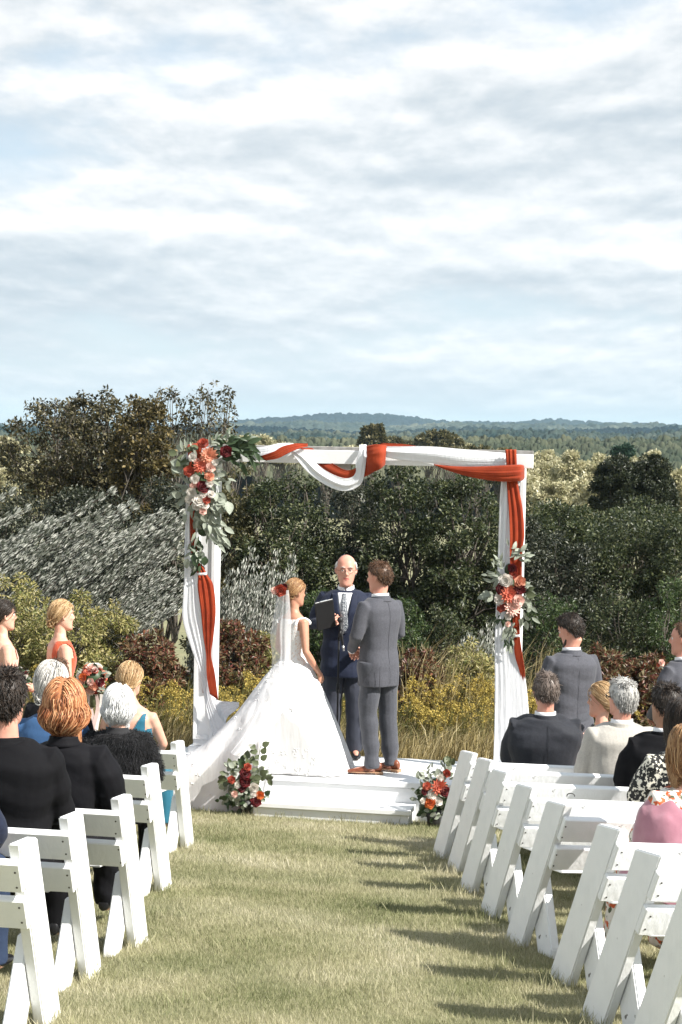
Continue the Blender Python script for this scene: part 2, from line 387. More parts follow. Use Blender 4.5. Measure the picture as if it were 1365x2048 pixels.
def make_bench(sgn, loc, yaw, tilt, fwdtilt, label, group, L=BL, sd=0):
    """origin: aisle-side foot of the long leg; extends sgn * L along x; faces +y"""
    root = empty('garden_bench', loc, label=label, cat='bench', group=group)
    root.matrix_world = Matrix.Translation(loc) @ (Matrix.Rotation(yaw, 4, 'Z') @ Matrix.Rotation(tilt, 4, 'Y') @ Matrix.Rotation(fwdtilt, 4, 'X'))
    rr = random.Random(sd)
    th = .046
    sl = math.hypot(TOPY - FOOTY, TOPZ); ny_, nz_ = TOPZ / sl, -(TOPY - FOOTY) / sl   # along-leg unit is ((TOPY-FOOTY)/sl, TOPZ/sl); outward (back) normal is (-ny_, -nz_)
    uy_, uz_ = (TOPY - FOOTY) / sl, TOPZ / sl
    for e in (0, 1):
        xa = (0 if e == 0 else L - th); x0 = xa if sgn > 0 else -xa - th
        leaned_board(FOOTY, -.03, TOPY, TOPZ, .195, th, x0, 'long_leg', white_paint, root)
        xi = x0 + (th + .003) * (sgn if e == 0 else -sgn)
        leaned_board(-.34, -.03, -.15, .382, .17, th, xi, 'short_leg', white_paint, root, clip=.07)
    xm = sgn * L / 2
    for k, (s0, wd) in enumerate([(.0, .135), (.175, .135)]):
        # slat lies on the back edge of the legs
        smid = sl - .005 - s0 - wd / 2; off_ = .195 / 2 + .0215
        cy = FOOTY + uy_ * smid - ny_ * off_; cz = uz_ * smid - nz_ * off_
        M3 = Matrix(((1, 0, 0), (0, ny_, uy_), (0, nz_, uz_)))
        b = MB().box((0, 0, 0), (L + rr.uniform(-.03, .02), .038, wd), bev=.005)
        for j, v in enumerate(b.v):
            v = M3 @ Vector(v); b.v[j] = (v.x + xm, v.y + cy, v.z + cz)
        s_ = b.obj('backrest_slat', white_paint, root)
        sc = MB()
        for xe in (sgn * .02 , sgn * .028, sgn * (L - .02), sgn * (L - .028)):
            pass
        for xe in (sgn * .021, sgn * (L - .02)):
            for zz in (-.036, .034):
                p = M3 @ Vector((xe - 0 + rr.uniform(-.004, .004), -.0195, zz + rr.uniform(-.006, .006)))
                q = M3 @ Vector((0, -.0015, 0)); c0 = Vector((p.x, p.y + cy, p.z + cz))
                sc.tube([c0, c0 + q], .0045, 6)
        o = sc.obj('screw_heads', screw_m, s_); o['kind'] = 'stuff'
    for y_, w_ in ((-.09, .135), (.055, .135)):
        MB().box((xm, y_ + .02, .401), (L - .40, w_, .038), bev=.005).obj('seat_board', white_paint, root)
    return root
# pixel of the aisle-side foot of each bench, in the photograph
RIGHT = [(872, 1715), (902, 1741), (928, 1781), (970, 1830), (1022, 1886), (1113, 1962), (1177, 2044), (1262, 2136)]
LEFT = [(383, 1694), (337, 1778), (288, 1888), (194, 1952), (110, 2042)]
ordw = ['front', 'second', 'third', 'fourth', 'fifth', 'sixth', 'seventh', 'nearest']
BEN = {}
RY = [17, 17, 16, 16, 17, 17, 17, 17]; LY = [-9, -10, -9, -8, -8]
for i, (px, py) in enumerate(RIGHT):
    p = Gd(px, py)
    lb = {0: 'white slatted bench at the front of the right-hand rows, dark grey suited man on it', 1: 'white bench in second right-hand row, man in light grey suit on it',
          2: 'white bench in third right-hand row, man in black suit on it', 3: 'empty-looking white bench just behind the black-suited man\'s bench',
          4: 'white bench directly in front of the pink-shawled woman\'s bench', 5: 'white bench that the woman in the pink shawl sits on',
          6: 'white bench right behind the woman in the pink shawl', 7: 'white bench cut off by the bottom right corner, nearest on the right'}[i]
    BEN['R', i] = make_bench(1, p, R(RY[i]), R(4.2), R(-5), lb, 'white benches right of the aisle', sd=i)
for i, (px, py) in enumerate(LEFT):
    p = Gd(px, py)
    lb = {0: 'white bench at the front of the left-hand rows, woman in teal on it', 1: 'white bench under the white-haired woman in black fur',
          2: 'white bench under the red-haired woman in black', 3: 'white bench under the curly-haired man in black suit',
          4: 'white bench at the bottom left corner, nearest on the left'}[i]
    BEN['L', i] = make_bench(-1, p, R(LY[i]), R(.4), R(-5), lb, 'white benches left of the aisle', sd=20 + i)
for b in BEN.values():
    l = b.matrix_world.translation; tuft(l.x, l.y, .05, 90); tuft(l.x, l.y - .2, .05, 50)
for k in range(40):
    q = D(random.uniform(-1.7, 1.7), -.62 if k % 3 == 0 else -.91, 0); tuft(q.x, q.y, .04, 12)
v, f = blades(np.array(tx), np.array(ty), .06, .0045, .8, 2)
V_.append(v); F_.append(f + off)
lawn_m = lawn_mat()
# keep blades out from under the deck
Vl = np.concatenate(V_); Fl = np.concatenate(F_)
ctr = Vl[Fl[:, 0]]; loc_ = (ctr - np.array(dc)); cc, ss = math.cos(-DYAW), math.sin(-DYAW)
lx = cc * loc_[:, 0] - ss * loc_[:, 1]; ly = ss * loc_[:, 0] + cc * loc_[:, 1]
keep = ~((np.abs(lx) < 1.71) & (ly > -.55) & (ly < .55)) & ~((lx > -.70) & (lx < .64) & (ly > -.86) & (ly < .55))
o = link('lawn_grass', np_mesh('lawn_grass', Vl, Fl[keep]), lawn_m)
tag(o, 'short dry yellow-green mown grass of the aisle and lawn', 'grass', kind='stuff')
# ------------------------------------------------------------------ wedding arch
grey_wood = mat('weathered grey wood', (0.36, 0.35, 0.34), 0.8, col2=(0.22, 0.21, 0.2), nscale=12, bump=.4, bscale=30, bstretch=(.2, 2, 2))
PX, PY = 1.40, .38
arch = empty('wedding_arch', D(0, PY, 0), DYAW, 'tall white wooden arch of two square posts and a long crossbeam on the platform', 'arch')
def abox(name, x0, x1, y0, y1, z0, z1, m=white_clean, bev=.004):
    return MB().box(((x0 + x1) / 2, (y0 + y1) / 2, (z0 + z1) / 2), (x1 - x0, y1 - y0, z1 - z0), bev=bev).obj(name, m, arch)
for s in (-1, 1):
    x = -PX if s < 0 else 1.335; h = .09
    post = abox('post', x - h, x + h, -h, h, .062, 2.62)
    def pbox(name, x0, x1, y0, y1, z0, z1):
        return MB().box(((x0 + x1) / 2, (y0 + y1) / 2, (z0 + z1) / 2), (x1 - x0, y1 - y0, z1 - z0), bev=.003).obj(name, white_clean, post)
    for (za, zb) in ((.12, 1.18), (1.25, 2.5)):       # raised frames on the box post
        for xa, xb in ((x - h, x - h + .035), (x + h - .035, x + h)): pbox('trim_strip', xa, xb, -h - .014, -h - .001, za, zb)
        pbox('trim_strip', x - h + .036, x + h - .036, -h - .014, -h - .001, za, za + .04); pbox('trim_strip', x - h + .036, x + h - .036, -h - .014, -h - .001, zb - .04, zb)
    abox('post_base', x - h - .035, x + h + .035, -h - .035, h + .035, .001, .06)
abox('front_beam', -1.50, 1.50, -h - .035, -h - .002, 2.615, 2.735)
abox('rear_beam', -1.50, 1.48, h + .002, h + .04, 2.62, 2.765, grey_wood)
abox('top_board', -1.46, 1.46, -h, h, 2.7, 2.733, grey_wood)
# cloth strips given by their two edges
white_cloth = mat('white voile', (0.86, 0.87, 0.9), 0.7, bump=.25, bscale=14, bstretch=(3, 3, .4), trans=.3, sheen=.2, bdist=.02)
rust_cloth = mat('rust chiffon', (0.50, 0.072, 0.02), 0.8, col2=(0.40, 0.05, 0.014), nscale=9, bump=.35, bscale=34, bstretch=(4, 4, .3), trans=.4, sheen=.2, bdist=.01)
def YA(px): return 16.30 - .19 * (px - 700) / 226
def strip(name, keys, mt, label=None, cat=None, group=None, parent=None, n=48, m=26, pleats=5, amp=.012, seed=0, roll_=0.0, loc=None):
    """keys: (xl, yl, xr, yr, forward offset in m); edges in photo pixels"""
    rr = random.Random(seed); ks = len(keys)
    S = spline([Vector((k[0], k[1], k[4] * 1000)) for k in keys], n); T = spline([Vector((k[2], k[3], k[4] * 1000)) for k in keys], n)
    ph = [rr.uniform(0, 2 * PI) for _ in range(4)]; rows = []
    for i in range(n):
        row = []; t = i / (n - 1)
        for j in range(m):
            v = j / (m - 1); x = S[i].x * (1 - v) + T[i].x * v; y = S[i].y * (1 - v) + T[i].y * v; fo = S[i].z / 1000
            a = amp * (.42 if 'rust' not in mt.name else .36) * (math.sin(2 * PI * pleats * .6 * v + ph[0] + 1.9 * math.sin(2.1 * t + ph[1] + 2 * v)) * (.6 + .6 * math.sin(5 * t + ph[3])) + .55 * math.sin(2 * PI * pleats * 1.37 * v * (1 + .15 * t) + ph[2] + 2.5 * t) * (.5 + .5 * math.sin(3.3 * t + 5 * v + ph[1])) + .3 * math.sin(2 * PI * pleats * 3.1 * v + ph[3] + t))
            a += -roll_ * (2 * v - 1) ** 2
            row.append(A(x, y, YA(x) - fo - a))
        rows.append(row)
    b = MB().grid(rows); me = b.mesh(name, True)
    me = modified(me, [('SOLIDIFY', dict(thickness=.002))])
    for p in me.polygons: p.use_smooth = True
    o = link(name, me, mt, parent); 
    if label: tag(o, label, cat, group)
    return o
g_ = 'cloth drapes on the wedding arch'
f0 = .135     # front of the post, metres in front of its axis
# right post
strip('white_drape', [(1010, 925, 1030, 925, f0 + .03), (1001, 985, 1032, 985, f0 + .03), (997, 1100, 1030, 1100, f0 + .04), (993, 1200, 1032, 1200, f0 + .05), (990, 1275, 1035, 1275, f0 + .05),
      (990, 1370, 1052, 1362, f0 + .07), (989, 1460, 1060, 1450, f0 + .09), (987, 1530, 1064, 1520, f0 + .11)], white_cloth,
      'white voile drape hanging down the front of the right arch post', 'drape', g_, pleats=4, amp=.016, seed=1)
rd = strip('rust_drape', [(1011, 899, 1033, 899, f0 + .075), (1013, 925, 1034, 925, f0 + .085), (1014, 965, 1036, 965, f0 + .06), (1018, 1020, 1046, 1020, f0 + .06), (1020, 1070, 1049, 1070, f0 + .07), (1020, 1104, 1045, 1104, f0 + .07), (1022, 1160, 1044, 1160, f0 + .07),
      (1026, 1240, 1040, 1240, f0 + .06), (1028, 1272, 1040, 1272, f0 + .07), (1030, 1310, 1045, 1310, f0 + .075), (1040, 1345, 1050, 1345, f0 + .07), (1047, 1385, 1050, 1385, f0 + .06)], rust_cloth,
      'rust orange chiffon drape running down the right arch post and wrapped at its top', 'drape', g_, pleats=4, amp=.014, seed=2, n=80)
strip('wrap', [(868, 928, 869, 931, f0 + .03), (905, 932, 905, 944, f0 + .05), (950, 933, 950, 956, f0 + .09), (1000, 931, 1000, 963, f0 + .13), (1035, 929, 1035, 963, f0 + .12), (1046, 930, 1046, 960, f0 + .06), (1050, 933, 1050, 956, f0 - .08)], rust_cloth, parent=rd, pleats=4, amp=.009, seed=3, roll_=.02)
strip('tie_band', [(1027, 1270, 1027, 1275, f0 + .085), (1041, 1269, 1041, 1274, f0 + .085)], white_cloth, parent=rd, n=4, m=4, amp=.001)
# beam
bz = .11
wd = strip('white_drape', [(770, 893, 772, 914, bz + .05), (800, 893, 800, 920, bz + .06), (860, 893, 858, 926, bz + .06), (920, 898, 918, 934, bz + .07), (975, 903, 975, 936, bz + .07), (1012, 906, 1012, 936, bz + .07), (1020, 908, 1020, 934, bz + .04)], white_cloth,
      'white voile drape laid along the right half of the crossbeam', 'drape', g_, pleats=3, amp=.012, seed=4, roll_=.02)
sw = strip('white_drape', [(570, 888, 600, 914, bz + .01), (588, 912, 622, 918, bz + .02), (620, 948, 650, 940, bz + .05), (660, 974, 682, 955, bz + .06), (694, 982, 702, 955, bz + .06), (722, 968, 712, 944, bz + .06), (731, 935, 712, 925, bz + .06), (734, 900, 719, 900, bz + .05), (733, 889, 719, 890, bz - .02)], white_cloth,
      'white voile swag looping in a U below the middle of the crossbeam', 'drape', g_, pleats=2, amp=.012, seed=5, roll_=.012)
strip('inner_loop', [(636, 905, 700, 905, bz - .22), (650, 925, 700, 922, bz - .2), (668, 941, 702, 930, bz - .18), (690, 945, 701, 938, bz - .17)], white_cloth, parent=sw, n=16, pleats=2, amp=.01, seed=6)
rw = strip('rust_drape', [(600, 896, 625, 896, bz - .17), (619, 912, 646, 914, bz - .1), (650, 942, 668, 928, bz + .0), (685, 957, 692, 940, bz + .03), (725, 955, 712, 936, bz + .03), (752, 940, 734, 915, bz + .05), (765, 918, 738, 893, bz + .06)], rust_cloth,
      'rust chiffon swag looping inside the white one and knotted round the crossbeam', 'drape', g_, pleats=3, amp=.01, seed=7)
strip('wrap', [(733, 892, 736, 945, bz + .09), (748, 889, 747, 944, bz + .12), (762, 889, 762, 938, bz + .12), (774, 890, 771, 930, bz + .06)], rust_cloth, parent=rw, n=20, pleats=4, amp=.012, seed=8, roll_=.03)
strip('trailing_end', [(762, 886, 762, 896, bz + .0), (790, 887, 790, 896, bz - .02), (815, 889, 815, 896, bz - .05), (832, 892, 832, 895, bz - .06)], rust_cloth, parent=rw, n=14, pleats=2, amp=.006, seed=9)
lw = strip('white_drape', [(500, 896, 502, 918, bz + .04), (530, 893, 524, 921, bz + .08), (556, 887, 552, 917, bz + .08), (580, 886, 580, 905, bz + .05), (592, 888, 592, 896, bz + .0)], white_cloth,
      'white voile drape wrapped round the left end of the crossbeam', 'drape', g_, pleats=2, amp=.01, seed=10, roll_=.02)
strip('rust_drape', [(522, 912, 531, 921, bz + .09), (548, 903, 556, 917, bz + .11), (565, 893, 580, 905, bz + .1), (590, 887, 600, 897, bz + .06), (616, 887, 616, 893, bz + .0)], rust_cloth,
      'narrow rust chiffon strip twisted over the left end of the crossbeam', 'drape', g_, n=24, pleats=3, amp=.008, seed=11)
# left post
lt = strip('white_drape', [(373, 905, 392, 905, f0 + .03), (372, 1000, 386, 1000, f0 + .04), (370, 1080, 386, 1080, f0 + .04), (369, 1150, 396, 1150, f0 + .05), (367, 1190, 403, 1175, f0 + .06), (366, 1240, 410, 1215, f0 + .06), (384, 1300, 414, 1265, f0 + .04),
      (399, 1340, 417, 1325, f0 + .02), (408, 1390, 421, 1385, f0 + .0), (414, 1425, 436, 1425, f0 - .02), (424, 1462, 462, 1464, f0 - .04), (440, 1492, 470, 1472, f0 - .06)], white_cloth,
      'white voile drape hanging down the left arch post and drifting out at the foot', 'drape', g_, pleats=3, amp=.014, seed=12, n=80)
strip('blown_tail', [(446, 1482, 462, 1464, f0 - .06), (432, 1420, 452, 1450, f0 - .07), (432, 1402, 456, 1434, f0 - .09), (450, 1403, 470, 1422, f0 - .1), (478, 1404, 479, 1412, f0 - .1)], white_cloth, parent=lt, n=24, pleats=2, amp=.01, seed=13)
rl = strip('rust_drape', [(374, 890, 404, 884, f0 + .05), (376, 900, 404, 900, f0 + .09), (379, 960, 394, 960, f0 + .06), (380, 1010, 390, 1010, f0 + .05), (381, 1060, 391, 1060, f0 + .05), (384, 1110, 396, 1108, f0 + .05), (396, 1148, 414, 1147, f0 + .07), (396, 1175, 427, 1170, f0 + .08),
      (402, 1220, 432, 1220, f0 + .08), (407, 1270, 428, 1270, f0 + .05), (413, 1310, 423, 1310, f0 + .04), (414, 1350, 430, 1345, f0 + .04), (420, 1388, 437, 1400, f0 + .03)], rust_cloth,
      'rust orange chiffon drape tied to the left arch post and hanging loose below', 'drape', g_, pleats=4, amp=.014, seed=14, n=90)
strip('back_fold', [(405, 1200, 412, 1200, f0 - .05), (405, 1280, 413, 1280, f0 - .06), (405, 1340, 416, 1340, f0 - .06), (406, 1386, 420, 1385, f0 - .06)], rust_cloth, parent=rl, n=16, pleats=2, amp=.008, seed=15)
strip('tie_band', [(395, 1146, 395, 1151, f0 + .1), (414, 1145, 414, 1150, f0 + .1)], white_cloth, parent=rl, n=4, m=4, amp=.001)

# ------------------------------------------------------------------ flowers
def petal(b, M, L, w, cup, nseg=4, point=.0, mi=0):
    rows = []
    for i in range(nseg + 1):
        t = i / nseg; ww = w * (math.sin(PI * min(1, (.18 + .82 * t)) ** (1.3)) ** .6 if point == 0 else math.sin(PI * (.12 + .88 * t)) ** .8) * (1 if t < 1 else (.35 if point == 0 else .05))
        z = cup * t * t * L; y = L * t
        rows.append([M @ Vector((-ww, y, z + abs(ww) * .35)), M @ Vector((0, y, z)), M @ Vector((ww, y, z + abs(ww) * .35))])
    b.grid(rows, mi)
def rose_mesh(rr):
    b = MB()
    for ring, (nn, el, L, w, cup) in enumerate([(3, 78, .55, .3, .1), (4, 64, .66, .38, .15), (5, 48, .8, .46, .1), (6, 30, .92, .52, .12), (6, 12, .98, .52, .2)]):
        for k in range(nn):
            M = Matrix.Translation((0, 0, .12 * (4 - ring) * .4)) @ Matrix.Rotation(2 * PI * k / nn + ring * .7 + rr.uniform(-.1, .1), 4, 'Z') @ Matrix.Rotation(R(el + rr.uniform(-5, 5)), 4, 'X')
            petal(b, M, L, w, cup)
    b.ball((0, 0, .2), (.3, .3, .42), 8, 6); return b.mesh('rose', True)
def dahlia_mesh(rr):
    b = MB()
    for ring, (nn, el, L, w) in enumerate([(6, 75, .4, .1), (9, 58, .62, .13), (12, 40, .82, .15), (14, 22, .96, .16), (14, 6, 1.0, .16)]):
        for k in range(nn):
            M = Matrix.Rotation(2 * PI * (k + .5 * (ring % 2)) / nn + rr.uniform(-.05, .05), 4, 'Z') @ Matrix.Rotation(R(el + rr.uniform(-4, 4)), 4, 'X')
            petal(b, M, L, w, .12, 3, 1)
    b.ball((0, 0, .1), (.25, .25, .25), 8, 5); return b.mesh('dahlia', True)
FC = {'dred': ((0.20, 0.014, 0.018), (0.08, .004, .008)), 'rust': ((0.52, 0.10, 0.055), (0.36, .055, .03)), 'orange': ((0.80, 0.24, 0.06), (.65, .14, .03)), 'peach': ((0.78, 0.40, 0.27), (.66, .25, .15)),
      'coral': ((0.75, 0.22, 0.14), (.6, .14, .08)), 'blush': ((0.85, 0.62, 0.55), (.8, .5, .42)), 'white': ((0.86, 0.83, 0.78), (.8, .74, .68))}
FM = {}
def fmesh(kind, colr):
    if (kind, colr) not in FM:
        rr = random.Random(len(FM) + 3); me = rose_mesh(rr) if kind == 'rose' else dahlia_mesh(rr)
        me.materials.append(mat('petal ' + colr, FC[colr][0], .6, island=(FC[colr][1], FC[colr][0]), trans=.25, sheen=.2)); FM[kind, colr] = me
    return FM[kind, colr]
leaf_sage = mat('sage leaf', (0.40, 0.43, 0.37), .55, col2=(0.17, .20, .14), nscale=30, trans=.2)
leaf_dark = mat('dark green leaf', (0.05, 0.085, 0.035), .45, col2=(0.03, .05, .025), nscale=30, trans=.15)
leaf_olive = mat('olive leaf', (0.13, 0.15, 0.08), .5, col2=(0.07, .09, .045), nscale=30, trans=.15)
stem_m = mat('green stem', (0.09, 0.1, 0.05), .6)
def leaf_mesh(w, mt, curl=.25):
    b = MB(); rows = []
    for i in range(6):
        t = i / 5; ww = w * math.sin(PI * t ** .8) ** .75 if 0 < t < 1 else .015
        z = -curl * t * t
        rows.append([Vector((-ww, t, z + ww * .3)), Vector((0, t, z)), Vector((ww, t, z + ww * .3))])
    b.grid(rows); me = b.mesh('leaf', True); me.materials.append(mt); return me
LM = {'sage_long': leaf_mesh(.16, leaf_sage), 'sage_round': leaf_mesh(.36, leaf_sage, .1), 'dark_long': leaf_mesh(.17, leaf_dark), 'dark_round': leaf_mesh(.4, leaf_dark, .1), 'olive_round': leaf_mesh(.38, leaf_olive, .15), 'sage_wide': leaf_mesh(.24, leaf_sage, .35)}
def put(name, me, parent, base, M3, sc):
    """place a child by world position; parents of flowers are unrotated empties"""
    o = bpy.data.objects.new(name, me); C.objects.link(o); o.parent = parent
    o.matrix_local = Matrix.Translation(Vector(base) - parent.location) @ M3.to_4x4() @ Matrix.Scale(sc, 4); return o
def face_mat(dirv, spin):
    q = Vector(dirv).normalized().to_track_quat('Z', 'Y'); return (q @ Quaternion((0, 0, 1), spin)).to_matrix()
def leaf_mat3(d, nrm):
    y = Vector(d).normalized(); z = Vector(nrm); z = (z - y * z.dot(y)).normalized(); x = y.cross(z); return Matrix((x, y, z)).transposed()
def flowers(parent, lst, Yf, rr, s=1.0):
    for (px, py, r, kind, colr) in lst:
        Y = Yf(px, py); p = A(px, py, Y); k = r / F * Y * s
        put(kind, fmesh(kind, colr), parent, p, face_mat((rr.uniform(-.5, .5), -1, rr.uniform(-.2, .6)), rr.uniform(0, 6)), k * 1.25)
def leaves(parent, lst, Yf, rr):
    """(px, py, n, spread px, direction deg (0 right, 90 up), dir spread, length px, kinds)"""
    for (px, py, n, sp, ang, asp, L, kinds) in lst:
        for _ in range(int(n * 1.35)):
            x, y = px + rr.gauss(0, sp), py + rr.gauss(0, sp); Y = Yf(x, y) + rr.uniform(-.01, .08); p = A(x, y, Y)
            a = R(ang + rr.uniform(-asp, asp)); d = Vector((math.cos(a), rr.uniform(-.5, .3), math.sin(a))); l = L * rr.uniform(.42, .9) / F * Y
            put('leaf', LM[rr.choice(kinds)], parent, p, leaf_mat3(d, (rr.uniform(-.7, .7), -1, rr.uniform(-.4, .8))), l)
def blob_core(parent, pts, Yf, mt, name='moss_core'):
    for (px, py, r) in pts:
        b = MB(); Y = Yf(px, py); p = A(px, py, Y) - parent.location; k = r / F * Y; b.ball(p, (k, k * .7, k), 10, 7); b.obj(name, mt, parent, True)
rr = random.Random(5)
YL = lambda x, y: YA(x) - .26
gl = empty('flower_garland', A(400, 1160, YA(400) - .2), label='long flower garland of rust, peach and white blooms trailing down the left arch post', cat='garland', group='flower garlands on the arch')
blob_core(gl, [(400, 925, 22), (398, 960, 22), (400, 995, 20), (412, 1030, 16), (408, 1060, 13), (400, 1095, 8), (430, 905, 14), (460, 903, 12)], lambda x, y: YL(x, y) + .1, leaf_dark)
leaves(gl, [(375, 930, 16, 12, 190, 60, 30, ('sage_long', 'sage_round', 'olive_round')), (372, 985, 16, 11, 200, 60, 26, ('sage_round', 'sage_long')), (425, 950, 18, 12, -10, 70, 26, ('sage_long', 'sage_wide')),
            (428, 1000, 20, 12, -20, 60, 32, ('sage_wide', 'sage_round', 'sage_long')), (410, 1030, 30, 14, -60, 50, 30, ('sage_long', 'sage_wide')), (425, 1055, 20, 10, -50, 35, 38, ('sage_long', 'sage_wide')),
            (395, 1075, 14, 8, -80, 50, 24, ('dark_long', 'sage_long')), (398, 1108, 18, 9, -100, 60, 24, ('sage_round', 'dark_round', 'sage_long')), (391, 1130, 8, 5, -95, 30, 22, ('dark_long', 'sage_long')),
            (435, 890, 18, 12, 60, 70, 26, ('dark_long', 'sage_long')), (460, 895, 22, 14, 10, 60, 34, ('dark_long', 'dark_round', 'dark_long')), (490, 905, 14, 9, -30, 35, 36, ('dark_long',)), (480, 892, 10, 9, 15, 30, 36, ('dark_long',)),
            (385, 905, 8, 9, 150, 50, 24, ('sage_long', 'olive_round')), (405, 1015, 14, 12, -90, 80, 20, ('sage_round',)), (440, 1078, 8, 5, -45, 20, 30, ('sage_long',))], lambda x, y: YL(x, y) - .02, rr)
flowers(gl, [(407, 889, 11, 'rose', 'rust'), (418, 911, 16, 'dahlia', 'peach'), (403, 932, 15, 'dahlia', 'coral'), (379, 943, 11, 'rose', 'rust'), (421, 934, 10, 'rose', 'blush'), (418, 954, 10, 'rose', 'peach'), (404, 976, 13, 'rose', 'dred'),
             (384, 984, 10, 'rose', 'white'), (398, 1003, 13, 'rose', 'white'), (391, 958, 10, 'rose', 'white'), (379, 998, 8, 'rose', 'white'), (413, 1000, 9, 'rose', 'rust'), (422, 990, 8, 'rose', 'white'), (453, 903, 12, 'rose', 'dred'), (387, 915, 9, 'rose', 'white'), (420, 968, 8, 'rose', 'white'), (405, 1024, 8, 'rose', 'blush'), (392, 1012, 9, 'rose', 'white'), (410, 1012, 8, 'rose', 'white'), (386, 970, 8, 'rose', 'blush'), (408, 990, 9, 'rose', 'white'), (430, 925, 7, 'rose', 'white'), (395, 925, 8, 'rose', 'blush')],
        lambda x, y: YL(x, y) - .06, rr)
YR = lambda x, y: YA(x) - .27
gr = empty('flower_garland', A(1022, 1300, YA(1022) - .2), label='shorter flower cluster with a big peach dahlia halfway up the right arch post', cat='garland', group='flower garlands on the arch')
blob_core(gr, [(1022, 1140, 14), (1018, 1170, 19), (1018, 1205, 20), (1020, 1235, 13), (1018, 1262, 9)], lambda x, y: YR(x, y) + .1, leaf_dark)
leaves(gr, [(1030, 1112, 14, 8, 60, 70, 24, ('sage_long', 'sage_wide')), (1045, 1112, 8, 5, 0, 40, 24, ('sage_long', 'sage_wide')), (1002, 1130, 10, 7, 130, 50, 24, ('sage_long',)), (990, 1152, 10, 8, 190, 45, 26, ('sage_wide', 'sage_long')),
            (982, 1195, 6, 5, 190, 30, 24, ('sage_round',)), (1050, 1175, 10, 7, 10, 45, 26, ('sage_long', 'olive_round')), (1048, 1205, 12, 8, -15, 45, 24, ('sage_wide', 'sage_round')), (1045, 1235, 8, 6, -60, 35, 26, ('sage_wide', 'sage_long')),
            (1008, 1235, 14, 9, -110, 50, 22, ('sage_long', 'dark_long')), (1020, 1260, 22, 9, -90, 45, 24, ('sage_long', 'dark_long', 'sage_long')), (1018, 1285, 10, 6, -90, 30, 22, ('sage_long', 'dark_long')), (1018, 1185, 12, 16, 90, 180, 18, ('sage_round', 'dark_round'))], lambda x, y: YR(x, y) - .02, rr)
flowers(gr, [(1027, 1136, 10, 'rose', 'dred'), (1029, 1149, 9, 'rose', 'rust'), (1013, 1160, 14, 'rose', 'white'), (1038, 1163, 12, 'rose', 'peach'), (1002, 1178, 12, 'rose', 'dred'), (1040, 1177, 12, 'dahlia', 'dred'), (1019, 1189, 18, 'dahlia', 'coral'),
             (999, 1199, 12, 'rose', 'white'), (1024, 1217, 16, 'dahlia', 'blush'), (1005, 1216, 10, 'rose', 'rust'), (1036, 1201, 12, 'rose', 'blush'), (1016, 1232, 8, 'rose', 'white'), (1015, 1248, 6, 'rose', 'blush')], lambda x, y: YR(x, y) - .06, rr)
# arrangements standing on the grass before the deck
def ground_flowers(px, py, label, lv, fl, dY, core):
    p = A(px, py, dY); p.z = gzf(p.x, dY) + .01; Y0 = dY
    e = empty('flower_arrangement', p, label=label, cat='flower arrangement', group='flower arrangements in front of the deck')
    b = MB(); b.tube([Vector((0, 0, -.01)), Vector((0, 0, .12))], [.05, .065], 14); b.obj('pot', mat('dark pot', (.03, .03, .03), .5), e, True)
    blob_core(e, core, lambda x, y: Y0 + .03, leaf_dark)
    f = lambda x, y: Y0 - .09 * (1 if y < py else 1); leaves(e, lv, f, rr); flowers(e, fl, lambda x, y: Y0 - .16, rr); return e
e1 = ground_flowers(493, 1614, 'flower arrangement with dark red roses and tall eucalyptus at left of the step',
    [(470, 1545, 12, 9, 150, 50, 22, ('olive_round', 'sage_round')), (515, 1550, 12, 8, 40, 50, 22, ('olive_round', 'sage_round')), (490, 1530, 10, 9, 90, 50, 22, ('olive_round', 'dark_round')), (465, 1590, 22, 12, 200, 70, 18, ('dark_round', 'sage_round')),
     (515, 1600, 20, 10, -20, 70, 18, ('dark_round', 'sage_round')), (490, 1600, 24, 14, -90, 90, 18, ('dark_round', 'dark_long', 'sage_round')), (452, 1560, 4, 3, 190, 20, 26, ('olive_round',)), (533, 1558, 4, 3, 0, 30, 22, ('olive_round',)), (490, 1565, 20, 20, 90, 180, 18, ('sage_round', 'olive_round'))],
    [(490, 1549, 12, 'rose', 'dred'), (491, 1563, 12, 'rose', 'dred'), (487, 1577, 10, 'rose', 'dred'), (512, 1603, 11, 'rose', 'dred'), (463, 1560, 8, 'rose', 'rust'), (495, 1535, 8, 'rose', 'rust'), (520, 1590, 9, 'rose', 'orange'), (509, 1574, 10, 'rose', 'white'), (476, 1568, 9, 'rose', 'white'),
     (509, 1588, 8, 'rose', 'white'), (470, 1588, 7, 'rose', 'blush')], 15.28, [(480, 1580, 24), (503, 1590, 24), (490, 1560, 16), (468, 1597, 16)])
st = MB(); rrs = [(513, 1545), (516, 1525), (519, 1508), (522, 1490)]
pts = [A(x, y, e1.location.y - .04) - e1.location for x, y in rrs]; st.tube(pts, [.004, .0035, .003, .002], 5); st.obj('stem', stem_m, e1)
for (x, y, a) in [(512, 1497, 150), (525, 1492, 30), (524, 1508, 60), (522, 1520, 40), (516, 1503, 180), (518, 1530, 150)]:
    put('leaf', LM['olive_round'], e1, A(x, y, e1.location.y - .05), leaf_mat3((math.cos(R(a)), -.2, math.sin(R(a))), (.2, -1, .3)), 17 / F * 15)
